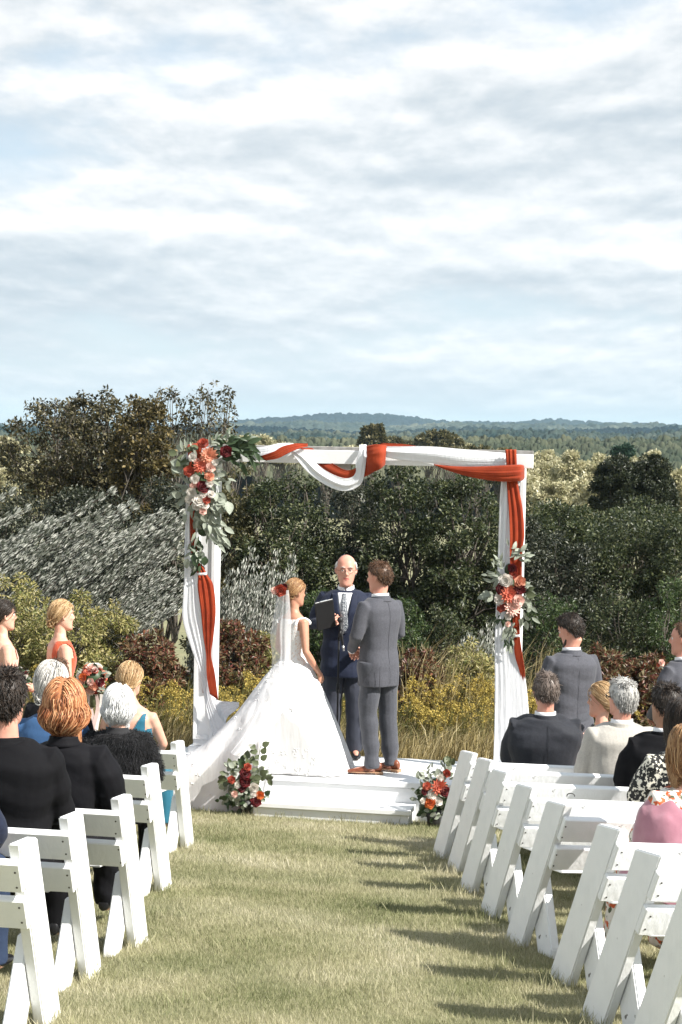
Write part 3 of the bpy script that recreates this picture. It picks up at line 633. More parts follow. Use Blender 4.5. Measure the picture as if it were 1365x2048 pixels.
e2 = ground_flowers(868, 1636, 'flower arrangement with coral dahlia and orange rose at right of the step',
    [(850, 1560, 12, 9, 130, 50, 20, ('sage_round', 'sage_long')), (885, 1548, 14, 9, 70, 50, 22, ('sage_round', 'sage_long')), (845, 1590, 16, 8, 190, 50, 18, ('dark_round', 'sage_round')), (870, 1620, 26, 14, -90, 90, 17, ('dark_round', 'sage_round')),
     (895, 1600, 16, 8, -10, 60, 20, ('dark_round', 'sage_round')), (897, 1530, 6, 4, 80, 30, 22, ('olive_round',)), (868, 1585, 18, 18, 90, 180, 17, ('sage_round', 'dark_round')), (870, 1545, 10, 12, 90, 60, 18, ('sage_long',))],
    [(877, 1573, 16, 'dahlia', 'coral'), (862, 1606, 12, 'rose', 'orange'), (889, 1584, 11, 'rose', 'dred'), (853, 1571, 9, 'rose', 'coral'), (895, 1546, 8, 'rose', 'rust'), (864, 1590, 10, 'rose', 'white'), (876, 1604, 9, 'rose', 'white'), (846, 1602, 7, 'rose', 'white'), (880, 1554, 8, 'rose', 'white'), (849, 1584, 7, 'rose', 'dred')],
    14.95, [(862, 1600, 24), (884, 1600, 22), (875, 1575, 20), (858, 1615, 20)])
# ------------------------------------------------------------------ far hills: forest canopy as relief
def cellular(x, y, cell, seed):
    gi, gj = np.floor(x / cell), np.floor(y / cell); best = np.full(x.shape, 9.0); idv = np.zeros(x.shape)
    def h(a, b, k): return np.modf(np.abs(np.sin(a * 127.1 + b * 311.7 + k * 74.7 + seed * 19.3) * 43758.5453))[0]
    for a in (-1, 0, 1):
        for b in (-1, 0, 1):
            ci, cj = gi + a, gj + b; px_, py_ = (ci + .5 + .8 * (h(ci, cj, 1) - .5)), (cj + .5 + .8 * (h(ci, cj, 2) - .5))
            d = np.hypot(x / cell - px_, y / cell - py_) / (.62 + .35 * h(ci, cj, 3)); m = d < best
            best = np.where(m, d, best); idv = np.where(m, h(ci, cj, 4), idv)
    return np.sqrt(np.clip(1 - best ** 2, 0, 1)), idv
def canopy_mat(name, cols):
    m = bpy.data.materials.new(name); m.use_nodes = True; N = m.node_tree.nodes; L = m.node_tree.links; bs = N['Principled BSDF']
    bs.inputs['Roughness'].default_value = .9; bs.inputs['Specular IOR Level'].default_value = .1
    at = N.new('ShaderNodeAttribute'); at.attribute_name = 'tree'; co = N.new('ShaderNodeTexCoord'); n = N.new('ShaderNodeTexNoise'); n.inputs['Scale'].default_value = .006; n.inputs['Detail'].default_value = 5
    L.new(co.outputs['Object'], n.inputs['Vector'])
    a = N.new('ShaderNodeMath'); a.operation = 'MULTIPLY_ADD'; a.inputs[1].default_value = 2.2; a.inputs[2].default_value = -.85; L.new(n.outputs['Fac'], a.inputs[0])
    b = N.new('ShaderNodeMath'); b.operation = 'MULTIPLY_ADD'; b.inputs[1].default_value = .45; L.new(at.outputs['Fac'], b.inputs[0]); L.new(a.outputs[0], b.inputs[2])
    rp = N.new('ShaderNodeValToRGB'); e = rp.color_ramp.elements
    while len(e) < len(cols): e.new(.5)
    for i, c in enumerate(cols): e[i].position = i / (len(cols) - 1); e[i].color = (*c, 1)
    L.new(b.outputs[0], rp.inputs[0]); L.new(rp.outputs[0], bs.inputs['Base Color']); return m
def ridge(name, Y, depth, prof, low_px, cell, amp, mt, seed, cols=760, rows=60):
    px = np.linspace(-160, 1525, cols); crest = np.interp(px, [p[0] for p in prof], [p[1] for p in prof])
    t = np.linspace(0, 1, rows)[:, None]; yy = Y - depth * (1 - t) + 0 * px[None]; xs = (px[None] - CX) / F * yy
    crest_px = crest - (px - CX) * math.tan(ROLL); zc_ = EYE.z - (crest_px - 870) / F * Y
    zl = EYE.z - (low_px - 870) / F * (Y - depth)
    s = t ** .75; z = zl * (1 - s) + zc_[None] * s
    z += 2.0 * np.sin(xs / cell / 9 + seed) * np.sin(yy / cell / 7 + seed * 2) * (1 - t) * amp / 6
    d, idv = cellular(xs, yy, cell, seed); d2, id2 = cellular(xs * 1.0 + 50, yy, cell / 2.6, seed + 7); z = z + d * amp * (.5 + .7 * idv) + d2 * amp * .45 * (.4 + id2); idv = .6 * idv + .4 * id2
    yb = np.full((1, cols), Y + depth * .3); v = np.stack([xs, yy, z], -1)
    back = np.stack([xs[-1:], yb, np.full((1, cols), zl - 30)], -1); v = np.concatenate([v, back], 0); rows_ = rows + 1
    ii = (np.arange(rows_ - 1)[:, None] * cols + np.arange(cols - 1)[None]).ravel()
    o = link(name, np_mesh(name, v.reshape(-1, 3), np.stack([ii, ii + 1, ii + cols + 1, ii + cols], 1), True, {'tree': np.concatenate([idv.ravel(), idv[-1]])}), mt)
    tag(o, kind='structure'); return o
cm1 = canopy_mat('far forest', [(0.003, 0.013, 0.022), (0.007, 0.022, 0.03), (0.028, 0.045, 0.045)])  # blue of the distant haze is painted into the forest colour
cm2 = canopy_mat('middle forest', [(0.006, 0.02, 0.024), (0.016, 0.034, 0.034), (0.055, 0.072, 0.06), (0.12, 0.13, 0.10)])  # some haze blue mixed into these greens as well
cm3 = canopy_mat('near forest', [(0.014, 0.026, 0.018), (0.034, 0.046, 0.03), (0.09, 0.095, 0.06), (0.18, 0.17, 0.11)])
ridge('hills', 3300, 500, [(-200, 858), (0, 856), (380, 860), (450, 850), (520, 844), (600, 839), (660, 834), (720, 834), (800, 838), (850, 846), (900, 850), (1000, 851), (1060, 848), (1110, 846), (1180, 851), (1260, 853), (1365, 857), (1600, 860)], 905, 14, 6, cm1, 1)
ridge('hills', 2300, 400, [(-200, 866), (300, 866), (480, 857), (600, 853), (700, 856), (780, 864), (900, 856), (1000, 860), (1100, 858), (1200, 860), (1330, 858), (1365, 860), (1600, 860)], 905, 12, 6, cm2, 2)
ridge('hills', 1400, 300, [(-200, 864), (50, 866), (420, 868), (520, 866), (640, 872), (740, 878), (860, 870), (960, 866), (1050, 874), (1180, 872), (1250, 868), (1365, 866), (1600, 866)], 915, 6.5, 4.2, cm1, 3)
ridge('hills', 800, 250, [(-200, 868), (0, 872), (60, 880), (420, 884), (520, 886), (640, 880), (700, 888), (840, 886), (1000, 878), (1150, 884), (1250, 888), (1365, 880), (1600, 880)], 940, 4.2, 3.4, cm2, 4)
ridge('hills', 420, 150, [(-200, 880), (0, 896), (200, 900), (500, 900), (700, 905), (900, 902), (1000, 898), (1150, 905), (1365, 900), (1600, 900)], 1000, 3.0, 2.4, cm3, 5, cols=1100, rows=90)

# ------------------------------------------------------------------ foliage
def foliage_mat(name, cols, rough=.45, trans=.3, spec=.5): return mat(name, cols[0], rough, island=cols, trans=trans, spec=spec)
def unit(n):
    v = rng.normal(0, 1, (n, 3)); return v / np.linalg.norm(v, axis=1, keepdims=True)
def leaf_quads(p, d, nrm, L, w):
    """p base (n,3), d direction, nrm normals, L (n,), w (n,)"""
    d = d / np.linalg.norm(d, axis=1, keepdims=True); s = np.cross(d, nrm); s /= np.linalg.norm(s, axis=1, keepdims=True) + 1e-9; nn = np.cross(s, d)
    L = L[:, None]; w = w[:, None]; mid = p + d * L * .5 + nn * L * .08
    v = np.stack([p, mid + s * w * .5, p + d * L, mid - s * w * .5], 1).reshape(-1, 3)
    f = np.arange(len(p) * 4).reshape(-1, 4); return v, f
def clump_leaves(cl, per, size, aspect=.55, droop=.2, fill=.55):
    """cl: (k,4) clump centre+radius"""
    P, Dd = [], []
    for c in cl:
        n = max(4, int(per * (c[3] / np.mean(cl[:, 3])) ** 2)); u = unit(n); r_ = c[3] * (fill + (1.08 - fill) * rng.random(n) ** .6)
        sq = np.array([1, 1, .8]); P.append(c[:3] + u * r_[:, None] * sq); Dd.append(u + .9 * unit(n) + np.array([0, 0, -droop]))
    P = np.concatenate(P); Dd = np.concatenate(Dd); n = len(P)
    L = size * rng.uniform(.6, 1.35, n); return leaf_quads(P, Dd, unit(n) + np.array([0, 0, .8]), L, L * aspect)
def limb_mb(b, p0, p1, r0_, r1_, rr, wob=.08, n=6):
    p0, p1 = Vector(p0), Vector(p1); Ln = (p1 - p0).length; pts = []
    for i in range(n):
        t = i / (n - 1); o = Vector((rr.uniform(-1, 1), rr.uniform(-1, 1), rr.uniform(-.5, .5))) * wob * Ln * (math.sin(PI * t)); pts.append(p0.lerp(p1, t) + o + Vector((0, 0, .06 * Ln * math.sin(PI * t))))
    b.tube(pts, [r0_ + (r1_ - r0_) * i / (n - 1) for i in range(n)], 6, caps=False); return pts
bark = mat('grey brown bark', (0.075, 0.06, 0.048), .9, col2=(.13, .115, .1), nscale=8, bump=.5, bscale=20)
def tree(name, label, cat, px, top, bot, wpx, Y, fm, group=None, clumps=26, per=420, leaf=.055, aspect=.55, trunk_r=.06, shape='round', crad=.2, seed=1, ntrunk=1, fill=.5, gap=.0, twigs=0, depth=None, droop=.2, lean=0, parts=True, flat_top=1.0):
    """crown drawn between the pixel rows top and bot at distance Y, wpx wide"""
    rr = random.Random(seed); C0 = A(px, (top + bot) / 2, Y); hw = wpx / 2 / F * Y; hh = (bot - top) / 2 / F * Y; dep = depth or hw
    base = Vector((C0.x - lean, Y, gzf(C0.x, Y) - .05)); root = empty(name, base, label=label, cat=cat, group=group)
    cl = []; k = 0
    cr = crad * min(hw, hh) if crad < 1 else crad
    while len(cl) < clumps and k < 5000:
        k += 1; u = Vector((rr.uniform(-1, 1), rr.uniform(-1, 1), rr.uniform(-1, 1)))
        if shape == 'round' and (u.length > 1 or (u.length < .45 and rr.random() < .7)): continue
        if shape == 'cone':
            h = (u.z + 1) / 2; w = (1 - h) ** .6
            if math.hypot(u.x, u.y) > w: continue
        if shape == 'dome':
            h = (u.z + 1) / 2
            if math.hypot(u.x, u.y) > (1 - h ** 2.6) ** .5 or (u.length < .4 and rr.random() < .6): continue
        r_ = cr * rr.uniform(.6, 1.35)
        c = Vector((C0.x - base.x + u.x * (hw - r_ * .6), u.y * dep, C0.z - base.z + u.z * (hh - r_ * .5)))
        if u.y > .5 and rr.random() < .6: continue
        cl.append((*c, r_))
    cl = np.array(cl); v, f = clump_leaves(cl, per, leaf, aspect, droop, fill)
    crown = link('crown', np_mesh('crown', v, f), fm, root)
    b = MB(); tops = sorted(range(len(cl)), key=lambda i: cl[i][2])
    roots = [Vector((rr.uniform(-.4, .4) * hw * (ntrunk > 1), rr.uniform(-.2, .2) * dep * (ntrunk > 1), 0)) for _ in range(ntrunk)]
    for r_ in roots:
        tp = Vector((cl[rr.choice(tops[-max(2, len(tops) // 4):])][:3])); hb = tp.z
        pts = limb_mb(b, r_, tp, trunk_r, trunk_r * .2, rr, .05, 9)
        for ci in range(len(cl)):
            if rr.random() < (min(1.6, 70 / len(cl)) / ntrunk):
                t = rr.uniform(.3, .8); q = pts[int(t * 8)]; c = Vector(cl[ci][:3])
                if c.z > q.z - .1 * hb: limb_mb(b, q, c, trunk_r * .4, trunk_r * .08, rr, .06, 5)
    if twigs:
        for c in cl:
            for _ in range(twigs):
                d = Vector((rr.uniform(-1, 1), rr.uniform(-1, 1), rr.uniform(-.2, 1))).normalized(); c0 = Vector(c[:3]); b.tube([c0, c0 + d * c[3] * .6 + Vector((0, 0, .05)), c0 + d * c[3] * 1.15], [trunk_r * .12, trunk_r * .08, trunk_r * .03], 4, caps=False)
    b.obj('trunk', bark, root, True)
    return root
def dup_tree(root, px, Y, label, sc, group, rz, squash=1.0):
    p = A(px, 900, Y); r_ = root.copy(); C.objects.link(r_); r_.location = (p.x, Y, gzf(p.x, Y) - .1); r_.scale = (sc, sc, sc * squash); r_.rotation_euler = (0, 0, rz); r_['label'] = label; r_['group'] = group
    for ch in kids(root):
        c = ch.copy(); C.objects.link(c); c.parent = r_
    return r_
f_dark = foliage_mat('dark shrub leaves', [(0.012, 0.020, 0.008), (0.024, 0.037, 0.012), (0.050, 0.066, 0.022), (0.15, 0.16, 0.075)])  # palest stop paints glossy glints onto scattered leaves
f_dark2 = foliage_mat('blackish shrub leaves', [(0.008, 0.013, 0.007), (0.015, 0.022, 0.010), (0.03, 0.036, 0.018), (0.16, 0.165, 0.12)])  # pale last stop again stands in for leaf glints
f_olive = foliage_mat('olive leaves', [(0.025, 0.028, 0.010), (0.05, 0.052, 0.018), (0.11, 0.10, 0.04), (0.24, 0.21, 0.11)])
f_green = foliage_mat('fresh green leaves', [(0.018, 0.036, 0.010), (0.04, 0.07, 0.02), (0.10, 0.14, 0.042)])
f_yg = foliage_mat('yellow green leaves', [(0.10, 0.12, 0.03), (0.22, 0.22, 0.07), (0.36, 0.32, 0.12), (0.46, 0.40, 0.2)])
f_silver = foliage_mat('silvery willow leaves', [(0.03, 0.04, 0.025), (0.12, 0.135, 0.105), (0.27, 0.285, 0.245), (0.46, 0.465, 0.42), (0.68, 0.68, 0.63)], rough=.5, trans=.15)
f_pale = foliage_mat('pale autumn leaves', [(0.26, 0.26, 0.14), (0.46, 0.43, 0.27), (0.64, 0.6, 0.42)])
f_tall = foliage_mat('brown green leaves', [(0.016, 0.018, 0.010), (0.034, 0.034, 0.016), (0.07, 0.062, 0.026), (0.22, 0.19, 0.10)])
f_red = foliage_mat('red autumn leaves', [(0.03, 0.025, 0.012), (0.14, 0.035, 0.025), (0.07, 0.07, 0.025), (0.24, 0.075, 0.05), (0.13, 0.125, 0.05), (0.30, 0.24, 0.14)])
f_cedar = foliage_mat('cedar foliage', [(0.010, 0.016, 0.007), (0.02, 0.028, 0.011), (0.045, 0.052, 0.02)], trans=.1)
gA, gB, gC_, gD_ = 'trees standing left behind the arch', 'dark shrubs behind the platform', 'distant trees beyond the shrubs', 'low shrubs in front of the dark shrubs'
T = 'tree'
# left airy trees against the sky
tree('airy_tree', 'sparse dark tree at the left edge, leaning left against the sky', T, 100, 795, 1010, 210, 34, f_tall, gA, clumps=150, per=36, leaf=.075, crad=.12, seed=11, ntrunk=3, trunk_r=.045, fill=.1, twigs=2)
tree('airy_tree', 'tallest full tree on the left, dark green, reaching above the hill line', T, 200, 768, 1040, 210, 35, f_tall, gA, clumps=300, per=34, leaf=.08, crad=.11, seed=12, ntrunk=3, trunk_r=.05, fill=.1, twigs=1)
tree('airy_tree', 'full tree with yellowish brown leaves left of the arch', T, 285, 788, 1050, 150, 33, foliage_mat('bronze green leaves', [(0.022, 0.022, 0.009), (0.05, 0.043, 0.015), (0.11, 0.088, 0.03), (0.25, 0.19, 0.08)]), gA, clumps=220, per=44, leaf=.075, crad=.13, seed=13, ntrunk=2, trunk_r=.05, fill=.1, twigs=1)
tree('airy_tree', 'nearly bare thin tree with small tufts of leaves just left of the arch top', T, 346, 766, 905, 110, 34, f_tall, gA, clumps=60, per=12, leaf=.07, crad=.12, seed=14, ntrunk=4, trunk_r=.028, fill=.05, twigs=1)
tree('airy_tree', 'thin sparse tree rising behind the top left corner of the arch', T, 428, 760, 890, 118, 34, f_tall, gA, clumps=90, per=11, leaf=.07, crad=.12, seed=15, ntrunk=4, trunk_r=.028, fill=.05, twigs=1)
tree('dense_shrub', 'dark shrub under the airy trees at far left', 'shrub', 40, 960, 1200, 200, 30, f_dark2, gA, clumps=40, per=300, leaf=.06, crad=.34, seed=16)
tree('dense_shrub', 'dark shrub under the tallest left tree, behind the silvery willow', 'shrub', 190, 965, 1200, 200, 30, f_dark2, gA, clumps=44, per=300, leaf=.06, crad=.34, seed=17)
tree('dense_shrub', 'dark shrub behind the left arch post', 'shrub', 345, 950, 1220, 170, 28, f_dark2, gA, clumps=44, per=300, leaf=.055, crad=.34, seed=18)
# dark mass behind the platform
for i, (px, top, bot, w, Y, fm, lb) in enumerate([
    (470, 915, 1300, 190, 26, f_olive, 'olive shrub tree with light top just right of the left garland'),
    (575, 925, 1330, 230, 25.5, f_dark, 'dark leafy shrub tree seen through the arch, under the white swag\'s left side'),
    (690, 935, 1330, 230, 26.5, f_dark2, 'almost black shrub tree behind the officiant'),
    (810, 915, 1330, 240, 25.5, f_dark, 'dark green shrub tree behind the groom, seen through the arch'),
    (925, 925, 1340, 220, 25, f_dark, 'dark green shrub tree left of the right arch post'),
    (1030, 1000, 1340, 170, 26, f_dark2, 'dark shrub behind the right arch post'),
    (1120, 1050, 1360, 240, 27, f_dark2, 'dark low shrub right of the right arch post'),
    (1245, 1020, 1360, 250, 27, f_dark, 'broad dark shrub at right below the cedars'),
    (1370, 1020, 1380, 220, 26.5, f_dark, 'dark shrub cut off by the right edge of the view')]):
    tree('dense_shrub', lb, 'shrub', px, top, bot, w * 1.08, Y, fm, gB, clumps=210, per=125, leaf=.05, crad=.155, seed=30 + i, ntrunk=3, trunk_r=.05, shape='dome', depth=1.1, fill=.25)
tree('dense_shrub', 'dark flat thicket behind the right post, below the pale trees', 'shrub', 1110, 1003, 1120, 230, 36, f_dark, gB, clumps=50, per=330, leaf=.07, crad=.45, seed=45, shape='dome', depth=2)
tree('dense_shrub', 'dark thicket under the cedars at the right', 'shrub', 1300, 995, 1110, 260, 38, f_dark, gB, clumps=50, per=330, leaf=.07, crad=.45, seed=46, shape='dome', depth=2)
# brighter low shrubs in front
for i, (px, top, bot, w, Y, fm, lb, nm) in enumerate([
    (640, 1165, 1360, 150, 22.5, f_green, 'bright green low shrub between bride and officiant', 'low_shrub'),
    (800, 1190, 1380, 150, 22.5, f_green, 'green low shrub right of the groom\'s shoulder', 'low_shrub'),
    (890, 1200, 1390, 150, 22.8, f_dark, 'dark low shrub between groom and right post', 'low_shrub'),
    (1110, 1180, 1400, 190, 23, f_green, 'green low shrub above the bearded groomsman', 'low_shrub'),
    (1230, 1160, 1400, 190, 23, f_dark, 'dark green low shrub between the two groomsmen', 'low_shrub'),
    (1340, 1155, 1400, 170, 23, f_green, 'green low shrub above the groomsman at the right edge', 'low_shrub'),
    (30, 1110, 1420, 190, 20, f_yg, 'yellow-green shrub at the left edge behind the peach bridesmaid', 'yellow_shrub'),
    (135, 1170, 1430, 190, 19.6, f_yg, 'yellow-green shrub right behind the bridesmaid in rust', 'yellow_shrub'),
    (240, 1200, 1430, 170, 20.2, f_yg, 'smaller yellow-green shrub between bridesmaid in rust and arch post', 'yellow_shrub'),
    (300, 1262, 1420, 150, 19.4, f_red, 'red-leaved dogwood left of the left arch post', 'red_shrub'),
    (470, 1232, 1400, 150, 19.8, f_red, 'red and green dogwood between the left post and the bride', 'red_shrub'),
    (840, 1296, 1420, 110, 19.6, f_red, 'dark red low dogwood right of the groom\'s jacket', 'red_shrub'),
    (1205, 1290, 1450, 110, 19.2, f_red, 'red-tinged sumac right of the bearded groomsman', 'red_shrub'),
    (1300, 1305, 1450, 120, 19.2, f_red, 'red-tinged sumac beside the groomsman at the right edge', 'red_shrub'),
    (525, 1262, 1400, 110, 20.0, f_yg, 'yellow-green bush behind the bride\'s veil', 'yellow_shrub'),
    (940, 1275, 1420, 130, 19.8, f_yg, 'yellow-green bush left of the right arch post', 'yellow_shrub'),
    (1160, 1330, 1450, 150, 19.3, f_olive, 'olive bush behind the bearded groomsman', 'yellow_shrub')]):
    tree(nm, lb, 'shrub', px, top, bot, w, Y, fm, gD_, clumps=100, per=105, leaf=.046 if nm != 'red_shrub' else .055, aspect=.4, crad=.17, seed=60 + i, ntrunk=3, trunk_r=.02, shape='dome', depth=.6, fill=.3, droop=.3, twigs=2)
# silvery willows bent by the wind
def willow(label, base_px, Y, tips, seed, upright=False, dens=1.0, plumes=7):
    rr = random.Random(seed); b0 = A(base_px, 1400, Y); base = Vector((b0.x, Y, gzf(b0.x, Y))); root = empty('silver_willow', base, label=label, cat='shrub', group='silvery willows left behind the arch')
    b = MB(); P, Dd, LL = [], [], []
    for it_, (tx_, ty_) in enumerate(tips):
        big = it_ < plumes and not upright
        for q in range(2 if big else 1):
            tp = A(tx_ + rr.uniform(-4, 4), ty_ + rr.uniform(-4, 4), Y + rr.uniform(-.5, .5)) - base; H = tp.z
            lean_ = .52 * H * rr.uniform(.85, 1.15) if not upright else .08 * H
            s_ = Vector((tp.x - lean_ * 1.05, tp.y * .6, tp.z - H * (.50 if not upright else .85))); s0 = Vector((s_.x * .7, s_.y * .5, 0))
            pts = spline([s0, s_, s_.lerp(tp, .5) + Vector((-.04 * H, 0, .03 * H)), tp], 26); b.tube(pts, [.012 * (1 - i / 28) + .002 for i in range(26)], 5, caps=False)
            for i in range(6, 26):
                t = Vector(pts[min(i + 1, 25)]) - Vector(pts[i - 1]); t.normalize(); nlv = int((46 if i < 20 else 30) * dens)
                for _ in range(nlv):
                    o_ = Vector((rr.gauss(0, 1), rr.gauss(0, 1), rr.gauss(0, 1))) * ((.062 if not big else .045) * (1 - .7 * max(0, (i - 6) / 20))); P.append(pts[i] + o_)
                    a = Vector((rr.uniform(-1, 1), rr.uniform(-1, 1), rr.uniform(-1, 1))); Dd.append(t * 1.2 + a * .42 + (Vector((.05, 0, .2)) if not upright else Vector((0, 0, .1)))); LL.append(rr.uniform(.036, .066) * (1.3 if big and i > 14 else 1))
    P = np.array([tuple(p) for p in P]); Dd = np.array([tuple(p) for p in Dd]); LL = np.array(LL); v, f = leaf_quads(P, Dd, unit(len(P)) * .8 + np.array([.3, -.9, .6]), LL, LL * .25)
    link('crown', np_mesh('crown', v, f), f_silver, root); b.obj('stems', bark, root, True)
def tipfan(x0, x1, yf, n, rr, j=12, rows=3, dy=45): return [(x0 + (x1 - x0) * (i + rr.random()) / n, yf(x0 + (x1 - x0) * i / n) + r_ * dy + rr.uniform(-j, j)) for r_ in range(rows) for i in range(n)]
rr = random.Random(77)
willow('silvery willow at the left edge with an upright plume', 0, 21.2, [(22, 985), (52, 1018), (30, 1030), (10, 1040), (60, 1060), (95, 1042)] + tipfan(-10, 90, lambda x: 1105, 6, rr), 1, dens=.9)
willow('silvery willow bending right, in the middle of the left thicket', 120, 21.0, [(98, 1045), (112, 1048), (145, 1060), (160, 1055), (175, 1075)] + tipfan(90, 215, lambda x: 1115, 8, rr, rows=3, dy=50), 2)
willow('largest silvery willow with long plumes blown to the right', 210, 20.8, [(222, 985), (213, 1020), (240, 1020), (262, 1012), (268, 1018), (250, 1040), (285, 1045)] + tipfan(190, 310, lambda x: 1085, 9, rr, rows=3, dy=60), 3)
willow('silvery willow touching the left arch post', 290, 20.6, [(320, 1030), (338, 1035), (366, 1030), (350, 1050), (372, 1052), (360, 1075)] + tipfan(280, 375, lambda x: 1100, 8, rr, rows=3, dy=55), 4)
willow('upright silvery willow between the left post and the bride', 450, 20.4, [(425, 1105), (440, 1120), (506, 1100), (510, 1118), (490, 1135), (552, 1112), (530, 1140), (590, 1120), (470, 1150), (575, 1150), (420, 1140)] + tipfan(405, 590, lambda x: 1160, 13, rr, rows=3, dy=32), 5, upright=True, dens=.65)
willow('small upright silvery willow left of the right arch post', 950, 20.4, [(978, 1250), (940, 1275), (960, 1270), (985, 1268), (925, 1290)] + tipfan(920, 1000, lambda x: 1290, 5, rr, rows=2, dy=30), 6, upright=True, dens=.5)
# distant trees
cedars = [(1235, 912, 1020, 112, 'dark cedar with rounded top at the right, left one of the pair'), (1300, 910, 1020, 116, 'dark cedar with rounded top at the right, right one of the pair')]
for i, (px, top, bot, w, lb) in enumerate(cedars): tree('cedar_tree', lb, T, px, top, bot, w, 52, f_cedar, 'pair of dark cedars', clumps=190, per=110, leaf=.10, aspect=.4, crad=.13, seed=90 + i, shape='dome', depth=1.2, trunk_r=.08)
tree('pine_tree', 'blue-green pine far off, above the pale trees at right', T, 1245, 888, 950, 46, 120, foliage_mat('pine', [(0.02, 0.05, 0.035), (0.04, 0.08, 0.05)]), gC_, clumps=20, per=200, leaf=.3, crad=.35, seed=93)
variants = []
for i, (px, top, bot, w, Y, fm, lb) in enumerate([(1085, 893, 1010, 90, 95, f_pale, 'pale olive tree directly right of the arch corner'), (1140, 900, 1012, 80, 92, f_pale, 'pale autumn tree midway between arch and cedars'),
        (750, 851, 905, 58, 190, f_olive, 'round olive tree above the rust knot of the crossbeam'), (870, 858, 915, 120, 185, f_olive, 'wide olive tree behind the right half of the crossbeam'), (510, 872, 905, 90, 190, f_pale, 'pale distant tree above the left end of the crossbeam')]):
    variants.append(tree('distant_tree', lb, T, px, top, bot, w, Y, fm, gC_, clumps=40, per=260, leaf=.0022 * Y, crad=.3, seed=100 + i, shape='dome', fill=.3, trunk_r=.12))
def dtree(src, px, top, Y, label, rz):
    s_ = variants[src]; cz = max(v[2] for v in s_.children[0].bound_box) if s_.children else 8
    p = A(px, top, Y); g_z = gzf(p.x, Y); sc = max(.3, (p.z - g_z) / max(1, float(cz))); return dup_tree(s_, px, Y, label, sc, gC_, rz)
bpy.context.view_layer.update()
D_ = [(1, 1045, 905, 88, 'pale tree half hidden by the right arch post'), (0, 1115, 892, 100, 'pale tree behind and right of the arch corner, slightly taller'), (0, 1180, 898, 96, 'pale yellow tree just left of the cedars'), (1, 1200, 915, 84, 'small pale tree at the foot of the left cedar'),
      (1, 1352, 925, 70, 'pale bush right of the cedars by the right edge'), (0, 1300, 892, 110, 'pale tree rising behind the cedars'), (3, 960, 884, 150, 'olive tree behind the crossbeam near its right end'), (2, 1010, 890, 130, 'small olive tree above the right end of the crossbeam'),
      (4, 590, 880, 180, 'pale distant tree above the left quarter of the crossbeam'), (2, 555, 876, 200, 'small distant tree above the white wrapped cloth'), (4, 650, 888, 170, 'low pale distant tree above the white swag'), (4, 700, 884, 175, 'pale distant tree left of the round olive one'),
      (3, 800, 868, 200, 'olive distant tree right of the rust knot'), (4, 470, 868, 200, 'pale distant tree behind the thin sparse tree'), (4, 400, 872, 200, 'pale distant tree seen between thin trunks near the garland'), (3, 20, 893, 80, 'dark olive tree at the far left edge'),
      (0, 60, 905, 78, 'pale tree far left beneath the airy trees'), (1, 0, 925, 70, 'pale bush at the left edge below the skyline'), (4, 20, 868, 220, 'pale distant tree on the skyline at the left edge'), (4, 920, 878, 190, 'pale tree top over the crossbeam right of its middle'), (1, 1230, 905, 100, 'pale tree behind the left cedar'), (0, 1070, 940, 66, 'low pale bush just right of the arch post, in the sunlit belt'), (1, 1110, 950, 62, 'low pale bush above the dark flat thicket'), (0, 1150, 945, 64, 'low pale bush third from the arch post in the sunlit belt'), (1, 1190, 955, 60, 'low pale bush touching the left cedar')]
for (s_, px, top, Y, lb) in D_: dtree(s_, px, top, Y, lb, random.uniform(0, 6))
# ------------------------------------------------------------------ meadow
def meadow(n, xr, yr, h, w, mt, lab, name='tall_grass', leanx=.45):
    xs = rng.uniform(*xr, n); ys = rng.uniform(*yr, n); keep = ~((np.abs(xs - .1) < 1.9) & (ys < 16.75)); xs, ys = xs[keep], ys[keep]; n = len(xs); zs = gz(xs, ys) - .02
    dens = np.sin(xs * 1.7 + 1) * np.sin(ys * 1.3 + xs) * .18; hh = h * (1 + dens) * rng.uniform(.55, 1.2, n); a = rng.uniform(0, 2 * PI, n); side = np.stack([np.cos(a), np.sin(a), 0 * a], 1) * (w * rng.uniform(.6, 1.3, n))[:, None]
    base = np.stack([xs, ys, zs], 1); lx_ = hh * (leanx * rng.uniform(.0, 1, n) + rng.normal(0, .16, n)); ly_ = hh * rng.normal(0, .2, n)
    m1 = base + np.stack([lx_ * .25, ly_ * .25, hh * .5], 1); m2 = base + np.stack([lx_ * .62, ly_ * .62, hh * .84], 1); tp = base + np.stack([lx_ * 1.15, ly_ * 1.15, hh * rng.uniform(.85, 1.02, n)], 1)
    v = np.stack([base - side * .5, base + side * .5, m1 + side * .45, m1 - side * .45, m2 + side * .35, m2 - side * .35, tp], 1).reshape(-1, 3); b = np.arange(n)[:, None] * 7
    f = np.concatenate([b + [0, 1, 2], b + [0, 2, 3], b + [3, 2, 4], b + [3, 4, 5], b + [5, 4, 6]], 0); o = link(name, np_mesh(name, v, f), mt); tag(o, lab, 'grass', kind='stuff'); return o
straw = foliage_mat('straw grass', [(0.09, 0.065, 0.025), (0.22, 0.17, 0.07), (0.40, 0.32, 0.15), (0.60, 0.51, 0.30)], trans=.3, spec=.3)
gstem = foliage_mat('green stems', [(0.07, 0.08, 0.02), (0.15, 0.15, 0.05), (0.24, 0.2, 0.08)], trans=.3, spec=.3)
meadow(36000, (-4.6, 4.6), (16.3, 19.4), .70, .007, straw, 'tall straw-coloured dry grass behind the platform')
meadow(15000, (-4.6, 4.6), (17.6, 21.5), .85, .008, gstem, 'green weed stems mixed into the tall grass', 'weed_stems')
meadow(2500, (.6, 2.6), (18.5, 21.5), 1.25, .007, straw, 'taller pale grass stalks left of the right arch post', leanx=.5)
meadow(6000, (-5, 5), (21.5, 25), .8, .012, gstem, 'dark weeds at the foot of the shrubs', 'weed_stems')
